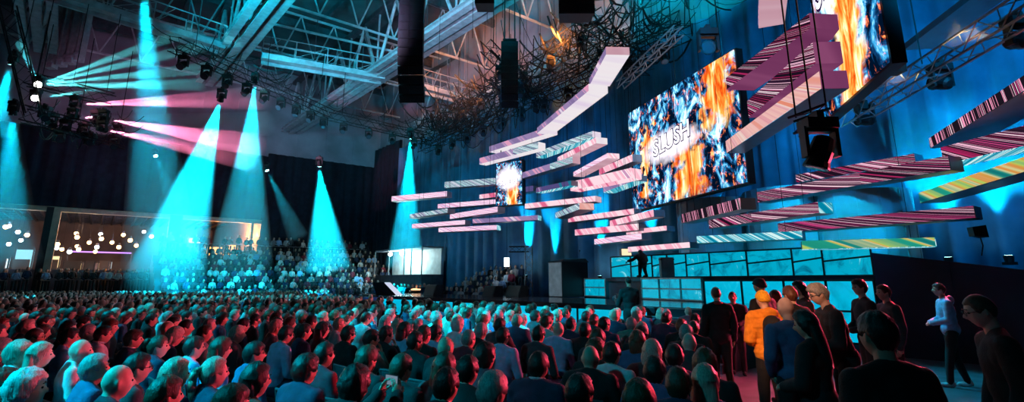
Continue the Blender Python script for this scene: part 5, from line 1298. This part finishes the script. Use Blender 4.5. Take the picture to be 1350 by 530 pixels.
for i, (px, py, pose, hair, hc, top, tc, sk, ex, lab) in enumerate(near):
    q = at_z(px, py+1, ZT+(.0 if hair else -.01)); rz = seat_at(q.x, q.y)+random.uniform(-.10, .10)
    S = SEAT[pose]; hp = Matrix.Rotation(rz, 3, 'Z') @ S['p']['head']
    loc = V((q.x-hp.x, q.y-hp.y, 0)); hz = S['p']['head'].z+.116+(.01 if hair else 0)
    sc = ZT/hz
    o = dress(S, loc, rz, sk, hair, hc, top, tc, random.choice(('black', 'charcoal', 'denim', 'navy')), True if q.y < 9 else False, 'g' in ex, 'b' in ex, sc)
    tag(o, lab, 'person', 'seated people near the camera'); placed.append((q.x, q.y, o, S, rz, sc))
    if lab.startswith('seated man in a black suit') or 'navy suit' in lab or 'pale collar' in lab:
        m = MB(); n = S['p']['neck']
        for k in range(16):
            a0, a1 = 2*PI*k/16, 2*PI*(k+1)/16; f = lambda a: n+V((.062*math.cos(a), .004+.062*math.sin(a), .032+.010*math.sin(-a)))
            m.cap(f(a0), f(a1), .011, .011, 6)
        c = m.build('shirt_collar', CL['white'], o, True)
    if 'printed lettering' in lab:
        fc = bpy.data.curves.new('t', 'FONT'); fc.body = 'TEAM\nSLUSH'; fc.align_x = 'CENTER'; fc.size = .062; fc.extrude = .012; t = bpy.data.objects.new('t', fc); C0.objects.link(t); bpy.context.view_layer.update()
        me = bpy.data.meshes.new_from_object(t.evaluated_get(bpy.context.evaluated_depsgraph_get())); bpy.data.objects.remove(t); me.materials.clear(); me.materials.append(CL['black'])
        c = link('printed_lettering', me, o); c.rotation_euler = (PI/2, 0, 0); c.location = (0, -.150, .90)
    if 'holding up a phone' in lab:
        w = Matrix.Rotation(rz, 3, 'Z') @ (V((0, .40, 1.16))*sc); pnl = link('smartphone', FACE['phone']); pnl.location = loc+w; pnl.rotation_euler = (0.1, PI/2, rz); FACE['phone'].materials.append(M['black'])
        tag(pnl, 'dark smartphone held up by the seated person in black', 'phone')
        m = MB(); m.box((0, -.0045, 0), (.066, .001, .138)); m.build('screen', glow('phone screen', (.4, .6, .8), .35), pnl)

# ---- rows of seated people behind them, then the far crowd
def inpoly(x, y, poly):
    c = False; n = len(poly)
    for i in range(n):
        (x1, y1), (x2, y2) = poly[i], poly[(i+1) % n]
        if (y1 > y) != (y2 > y) and x < (x2-x1)*(y-y1)/(y2-y1)+x1: c = not c
    return c
f1 = st(-7, -1.6, 0); f2 = st(LS-1.0, -1.6, 0)
aisle = [(1.05, 2.2), (2.2, 5.5), (4.6, 11.4)]
blockA = [(-60, 2), (1.0, 2.3), (1.9, 5.5), (4.1, 11.3), (f2.x-.3, f2.y-1.2), (f1.x, f1.y), (-13, 40), (-19, 41.5), (-26, 37), (-30, 36.3), (-45, 25)]
cand = []
ra = math.radians(30); ux = V((math.cos(ra), -math.sin(ra), 0)); uy = V((math.sin(ra), math.cos(ra), 0))
for j in range(-10, 55):
    for i in range(-110, 60):
        p = uy*(j*.92)+ux*(i*.56+(j % 2)*.28)+V((0, 0, 0)); x, y = p.x+random.uniform(-.07, .07), p.y+random.uniform(-.09, .09)
        if y < 1.9 or abs(x) > y*1.0+.5: continue
        if not inpoly(x, y, blockA): continue
        if y < 9 and any((x-a)**2+(y-b)**2 < .50**2 for a, b, *_ in placed): continue
        if any((x-a)**2+(y-b)**2 < .42**2 for a, b, *_ in placed): continue
        d = math.hypot(x, y)
        if y < 2.6: continue
        cand.append((d, x, y))
cand.sort()
def infront(x, y):    # would this head hide one of the hand-placed ones?
    for a, b, *_ in placed:
        if b > y and b < 7.5 and abs(x/y-a/b) < .16/y+.03 and y < b-.25 and abs((1.85-1.29)/y-(1.85-1.29)/b) < .26/y: return True
    return False
pool = []
NAUTO = 300-len(near)-18
zones = [('in dim rows far left', lambda px, d: px < 200), ('in cyan-lit rows left of centre', lambda px, d: px < 420), ('facing the far stage end', lambda px, d: px < 600), ('facing the stage middle', lambda px, d: px < 760), ('facing the stage steps', lambda px, d: True)]
used = 0; mass = []
SB = [('shirt', 'white'), ('shirt', 'blue'), ('shirt', 'pale'), ('jacket', 'black'), ('jacket', 'navy'), ('shirt', 'charcoal'), ('jacket', 'charcoal'), ('shirt', 'black'), ('shirt', 'denim'), ('shirt', 'grey'), ('shirt', 'maroon'), ('shirt', 'teal')]
HS = ['short', 'short', 'short', 'fringe', 'crop', 'tousled', 'curly', 'bob', 'long', 'tail', 'bun', None]
HC_ = ['black', 'black', 'brown', 'brown', 'fair', 'grey', 'auburn']
rnd = random.Random(11)
hairword = {'short': 'short', 'fringe': 'fringed', 'crop': 'cropped', 'tousled': 'tousled', 'curly': 'curly', 'bob': 'bobbed', 'long': 'long', 'tail': 'ponytailed', 'bun': 'tied-up'}
for d, x, y in cand:
    if infront(x, y): continue
    if used < NAUTO:
        r3 = (x, y); px = 675+718*x/y
        if px < -6 or px > 1010: continue
        hair = rnd.choice(HS); hc = rnd.choice(HC_); top, tc = rnd.choice(SB)
        if 480 < px < 720 and rnd.random() < .55: top, tc = rnd.choice(SB[:3]); hc = rnd.choice(('grey', 'fair', 'brown', 'black'))
        if px > 720 and rnd.random() < .6: top, tc = rnd.choice(SB[3:5])
        if px < 200 and rnd.random() < .5: top, tc = rnd.choice(SB[3:8])
        if rnd.random() < .35: top, tc = rnd.choice(SB[3:8])
        S = SEAT[rnd.choice((0, 0, 0, 1, 2, 3, 4))]; rz = seat_at(x, y)+rnd.uniform(-.25, .25); sc = rnd.uniform(.965, 1.03)
        hp = Matrix.Rotation(rz, 3, 'Z') @ S['p']['head']
        o = dress(S, (x-hp.x*sc, y-hp.y*sc, 0), rz, rnd.choice((0, 0, 1, 1, 2)), hair, hc, top, tc, 'black', False, False, False, sc, detail=False)
        used += 1
        zn = next(z for z, f in zones if f(px, d))
        dist = 'near' if d < 9 else 'farther'
        hw = ('%s %s hair' % (hairword[hair], hc if hc != 'fair' else 'fair')) if hair else 'bald head'
        lab = 'person with %s, %s %s, seated %s %s' % (hw, tc if tc != 'teal' else 'green', top, dist, zn)
        o['label'] = lab; o['category'] = 'person'; o['group'] = ('people with %s in %s %ss %s %s' % (hw, tc, top, dist, zn))
        placed.append((x, y, o, S, rz, sc))
    else: mass.append((x, y, 0, 1))
print('SEATED', used, 'mass candidates', len(mass))
# raked seating along the left wall and the far corner
rk = MB(); NT_ = 9
for k in range(NT_):
    o0 = 9.2-k*.95; z = .35+k*.43
    slab(rk, wl, 1.0, tl(205), o0, .5, 0 if k == 0 else z-.43, z)
o = rk.build('raked_seating', M['fascia']); tag(o, 'dark raked seating stand along the far left wall', 'seating stand')
mbm = MB()
for t_ in [1.0+i*2.2 for i in range(int((tl(205)-1)/2.2)+1)]: mbm.bar(wl(t_, .6, .35+8*.43), wl(t_, .6, .35+8*.43+1.05), .025, 5)
mbm.bar(wl(1.0, .6, 4.84), wl(tl(205), .6, 4.84), .025, 5); mbm.build('railing', M['steel'], o)
for k in range(NT_):
    o0 = 9.2-k*.95-.5; z = .35+k*.43; t_ = 1.2
    while t_ < tl(205)-.3:
        p = wl(t_+rnd.uniform(-.12, .12), o0, z); 
        if rnd.random() < .95: mass.append((p.x, p.y, z, 1 if k < 8 else 2))
        t_ += .52
# far side of the stage: a low rake at its back
rb = MB()
for k in range(5):
    z = .25+k*.33; slab(rb, wr, tr(593, 3), tr(705), 3.9-k*.72, .5, 0 if k == 0 else z-.33, z)
tag(rb.build('raked_seating', M['fascia']), 'low raked seating stand behind the stage', 'seating stand')
for k in range(5):
    z = .25+k*.33; t_ = 2.2
    while t_ < tr(705)-.3:
        p = wr(t_+rnd.uniform(-.12, .12), 3.9-k*.72-.36, z)
        if t_ > tr(593, 3)+.4: mass.append((p.x, p.y, z, 1))
        elif k == 0: mass.append((p.x-.8, p.y-.6, 0, 2))
        t_ += .55
# people standing at the back, left part
for t_ in [tl(200)+i*.5 for i in range(70)]:
    for o_ in (1.2, 2.2):
        p = wl(t_+rnd.uniform(-.2, .2), o_+rnd.uniform(-.2, .2)); 
        if abs(p.x) < p.y*1.05: mass.append((p.x, p.y, 1.0, 2))
sb = MB(); slab(sb, wl, tl(200), tl(200)+36, 3.0, .5, 0, 1.0); tag(sb.build('low_platform', M['fascia']), 'low dark platform under the people standing along the left wall', 'platform')
print('MASS', len(mass))
def far_mesh(standing, hairy):
    m = MB(); S = m.slot
    z0 = .45 if standing else 0
    hz = 1.17+z0
    m.ell((0, 0, hz-.17-.2), (.17, .11, .24), None, 8, 6, 0); m.cap if False else None
    for s in (-1, 1):
        m.bar((s*.15, 0, hz-.19), (s*.23, .05, hz-.48), .055, 6, .045, 0); m.bar((s*.23, .05, hz-.48), (s*.10, .24, hz-.50), .045, 5, .03, 0)
        if standing: m.bar((s*.09, 0, hz-.65), (s*.10, 0, 0), .08, 6, .05, 3)
        else: m.bar((s*.10, 0, .55), (s*.11, .42, .52), .08, 6, .06, 3); m.bar((s*.11, .42, .52), (s*.11, .40, 0), .06, 5, .045, 3)
    m.ell((0, 0, hz-.17), (.19, .07, .06), None, 8, 5, 0)
    m.bar((0, -.01, hz-.15), (0, 0, hz-.05), .05, 6, .05, 1)
    m.ell((0, .008, hz), (.072, .092, .112), None, 10, 8, 1); m.ell((0, .10, hz-.02), (.012, .015, .02), None, 5, 4, 1)
    if hairy: m.ell((0, -.012, hz+.014), (.080, .098, .112), None, 10, 8, 2)
    if hairy == 2: m.ell((0, -.07, hz-.07), (.08, .045, .13), None, 8, 6, 2)
    return m
FM = {(s, h): far_mesh(s, h) for s in (0, 1) for h in (0, 1, 2)}
big_ = MB(); mats = list(CL.values())
slots = [CL['black'], CL['navy'], CL['charcoal'], CL['white'], CL['blue'], CL['pale'], CL['grey'], CL['maroon'], SK[0], SK[1], SK[2], HM['black'], HM['brown'], HM['fair'], HM['grey']]
big_.mats = slots; VV = []; FF = []; MI = []
for (x, y, z, kind) in mass:
    h = rnd.choice((1, 1, 1, 1, 2, 2, 0)); s = 1 if kind == 2 else 0; src = FM[(s, h)]
    d = FOCUS-V((x, y, 0)); a = math.atan2(d.y, d.x)-PI/2+rnd.uniform(-.3, .3); cs, sn = math.cos(a), math.sin(a); sc = rnd.uniform(.95, 1.05)
    b = len(VV); VV += [(x+(vx*cs-vy*sn)*sc, y+(vx*sn+vy*cs)*sc, z+vz*sc) for vx, vy, vz in src.v]; FF += [tuple(b+i for i in f) for f in src.f]
    c = rnd.choice((0, 0, 1, 2, 3, 4, 5, 6, 3, 7) if rnd.random() < .8 else (0, 1)); sk = rnd.choice((8, 8, 9, 9, 10)); hr = rnd.choice((11, 11, 12, 12, 13, 14)); mp = {0: c, 1: sk, 2: hr, 3: 0}
    MI += [mp[k] for k in src.m]
big_.v, big_.f, big_.m = VV, FF, MI
o = big_.build('crowd', None, None, True); tag(o, 'dense far crowd filling the hall and the raked seating', 'crowd', kind='stuff')

# ---- standing people
def stander(px, py, Yd, rz, pose, hair, hc, top, tc, sk, leg, label, ex='', shoes='black', zf=0.0, H=None, extra=None, vox=.009):
    q = at_y(px, py, Yd); H = (q.z-zf)-.005 if H is None else H
    p = P_stand(H-(.012 if hair else 0)-(.012 if hair == 'beanie' else 0), **pose)
    k = (q.z-zf)/( (headmat(p) @ V((0, 0, .116))).z + (.012 if hair else 0)+(.02 if hair == 'beanie' else 0))
    S = dict(p=p, body=body_mesh(p, 'standing body', vox, .4), top={top: top_mesh(p, 'standing '+top, top, .012, .4)}, legs=leg_mesh(p, 'standing trousers'), hm=headmat(p))
    hp = Matrix.Rotation(rz, 3, 'Z') @ p['head']
    o = dress(S, (q.x-hp.x*k, q.y-hp.y*k, zf), rz, sk, hair, hc, top, tc, leg, True, 'g' in ex, 'b' in ex, k, shoes)
    tag(o, label, 'person'); return o, p, k
def towards(px, Yd, tx, ty):
    q = at_y(px, 372, Yd); return math.atan2(ty-q.y, tx-q.x)-PI/2
P2 = PI/2
o, p, k = stander(943, 378, 9.6, towards(943, 9.6, 4, 20), dict(arms='side'), 'crop', 'brown', 'jacket', 'black', 1, 'black', 'man standing in the aisle with his back turned, black coat with red collar')
m = MB(); n = p['neck']
for j in range(16):
    f = lambda a: n+V((.075*math.cos(a), -.01+.075*math.sin(a), .012)); m.cap(f(2*PI*j/16), f(2*PI*(j+1)/16), .02, .02, 6)
m.build('red_collar', CL['red'], o, True)
o, p, k = stander(965, 384, 11.6, towards(965, 11.6, 0, 0), dict(arms='front'), 'crop', 'black', 'jacket', 'black', 2, 'black', 'man in dark jacket facing the camera beside the red collar man')
m = MB(); m.box((.07, .15, 1.32), (.07, .012, .035)); m.build('chest_badge', CL['orange'], o)
stander(1000, 365, 8.6, towards(1000, 8.6, 1, 14), dict(arms='front'), 'beanie', 'cap', 'jacket', 'black', 1, 'black', 'tall man in a black beanie behind the orange jacket')
o, p, k = stander(1004, 381, 7.5, towards(1004, 7.5, 2.2, 16), dict(arms='front'), 'beanie', 'mustard', 'puffer', 'orange', 1, 'black', 'person in a mustard beanie and bright orange padded jacket')
m = MB(); m.cap((-.02, -.17, 1.30), (-.02, -.17, 1.0), .13, .14, 12); me = remeshed(m, 'pack', .02, 2); b_ = link('backpack', me, o); setmat(b_, CL['black'])
stander(1034, 392, 5.9, towards(1034, 5.9, 2.2, 16), dict(arms='pocket'), None, 'grey', 'jacket', 'denim', 0, 'black', 'bald man in a dark blue jacket seen from behind in the aisle')
stander(1021, 382, 8.9, towards(1021, 8.9, 3, 16), dict(arms='side'), 'short', 'brown', 'jacket', 'black', 1, 'black', 'man mostly hidden behind the bald man in the aisle')
stander(1040, 377, 7.9, towards(1040, 7.9, 2.6, 16), dict(arms='side'), 'tousled', 'auburn', 'jacket', 'black', 1, 'black', 'person with auburn hair between the bald man and the grey haired man')
stander(1052, 370, 8.6, towards(1052, 8.6, -2, 9), dict(arms='front', nod=-.1), 'long', 'black', 'jacket', 'black', 1, 'black', 'person with long dark hair behind the grey haired man')
stander(1060, 409, 4.9, towards(1060, 4.9, -1.5, 9), dict(arms='front', nod=-.2), 'long', 'black', 'jacket', 'black', 1, 'black', 'woman with long black hair, her cheek lit orange, in the aisle')
stander(1077, 374, 6.4, towards(1077, 6.4, -4, 7.5), dict(arms='front', lean=.18, nod=-.35), 'tousled', 'grey', 'jacket', 'black', 0, 'black', 'grey haired man with glasses stooping forward in a black coat', 'g')
stander(1131, 368, 8.4, towards(1131, 8.4, -6, 9.5), dict(arms='front', yaw=.1), 'tousled', 'black', 'jacket', 'black', 1, 'black', 'man in black standing in profile against the cyan cloth')
stander(1163, 375, 8.5, towards(1163, 8.5, -6, 9.5), dict(arms='side'), 'short', 'black', 'jacket', 'charcoal', 1, 'black', 'man in profile just left of the dark masking wall')
o, p, k = stander(1236, 373, 10.3, towards(1236, 10.3, -3, 15), dict(arms='front', step=.16, lean=.04), 'short', 'brown', 'jacket', 'blue', 1, 'black', 'man in a light blue hooded jacket standing alone by the masking wall', shoes='white')
m = MB(); n = p['neck']; m.ell(n+V((0, -.10, -.02)), (.13, .055, .09), None, 14, 9); m.build('hood', CL['blue'], o, True)
stander(1288, 388, 4.15, towards(1288, 4.15, -1.2, 6.4), dict(arms='side', lean=.10, nod=-.28), 'crop', 'brown', 'jacket', 'black', 0, 'black', 'large balding man in black at the frame edge, looking down', 'g', vox=.008)
stander(1152, 409, 2.95, towards(1152, 2.95, 1.2, 8), dict(arms='side', roll=.02), 'short', 'black', 'jacket', 'black', 1, 'black', 'person with dark hair and black top standing closest to the camera', vox=.008)
o, p, k = stander(828, 364, 14.2, towards(828, 14.2, 1.5, 24), dict(arms='camera'), 'crop', 'black', 'jacket', 'black', 1, 'black', 'camera operator in black standing before the stage')
w = Matrix.Rotation(o.rotation_euler.z, 3, 'Z') @ (V((-.12, .45, 1.40))*k)+o.location
r = empty('video_camera', w, o.rotation_euler.z); tag(r, 'black video camera held by the operator before the stage', 'camera')
m = MB(); m.box((0, .05, 0), (.12, .3, .16)); m.bar((0, -.12, .1), (0, .2, .12), .015, 6); m.build('body', M['black'], r)
m = MB(); m.lathe([(.04, 0), (.05, .05), (.06, .14), (.07, .16)], 14, (0, .2, 0), (0, 1, 0)); m.build('lens', M['lens_dark'], r)
m = MB(); m.box((-.10, -.02, .06), (.02, .1, .07)); m.build('viewfinder', M['housing'], r)
Yp = 19.5
stander(844, 329, Yp, towards(844, Yp, 2, 24), dict(arms='reach', lean=.06, nod=-.15), 'crop', 'black', 'jacket', 'black', 1, 'black', 'man in black standing on the raised platform with one arm out', zf=ZD)
stander(909, 331, 21.0, towards(909, 21, 0, 5), dict(arms='front'), 'crop', 'grey', 'jacket', 'black', 1, 'black', 'person in black behind the film fence on the platform', zf=ZD, H=1.6)
q = at_y(878, 337, 20.8); m = MB(); m.box((0, 0, -.3), (.5, .3, .75)); m.box((0, -.16, -.1), (.42, .02, .3)); o = m.build('equipment_case', M['grey_side']); o.location = q; o.location.z = ZD+.68; tag(o, 'grey equipment case behind the film fence', 'case')
m = MB(); m.box((0, 0, -.0), (.52, .32, .05)); m.build('lid', M['black'], o)

# ---- chairs under the nearest people
def chair():
    r = empty('audience_chair'); 
    m = MB(); m.box((0, 0, .44), (.46, .44, .06)); m.build('seat', M['chair'], r)
    m = MB(); P = []
    m.hexa([(-.22, -.24, .52), (.22, -.24, .52), (.22, -.20, .52), (-.22, -.20, .52), (-.21, -.31, .88), (.21, -.31, .88), (.21, -.27, .88), (-.21, -.27, .88)]); b_ = m.build('backrest', M['chair'], r)
    bv = b_.modifiers.new('b', 'BEVEL'); bv.width = .03; bv.segments = 3
    m = MB(); m.path([(-.22, -.22, .44), (-.225, -.235, .52), (-.22, -.305, .89), (.22, -.305, .89), (.225, -.235, .52), (.22, -.22, .44)], .012, 6); m.build('back_frame', M['steel_dark'], r)
    for s in (-1, 1):
        for y in (-.2, .2): m = MB(); m.bar((s*.2, y, .41), (s*.22, y*1.15, 0), .013, 6); m.build('leg', M['steel_dark'], r)
    return r
c0 = chair(); first = True
for i, (x, y, o, S, rz, sc) in enumerate(sorted(placed[:len(near)], key=lambda t: t[1])[:46]):
    c = c0 if first else copy_tree(c0); first = False
    c.location = o.location; c.location.z = 0; c.rotation_euler.z = rz
    c['category'] = 'chair'; c['label'] = 'dark padded chair under the '+' '.join(o['label'].split()[:11]).rstrip(',')
for o in list(bpy.data.objects):
    if o.type == 'MESH' and o.get('label', '').startswith('seated') and False: pass
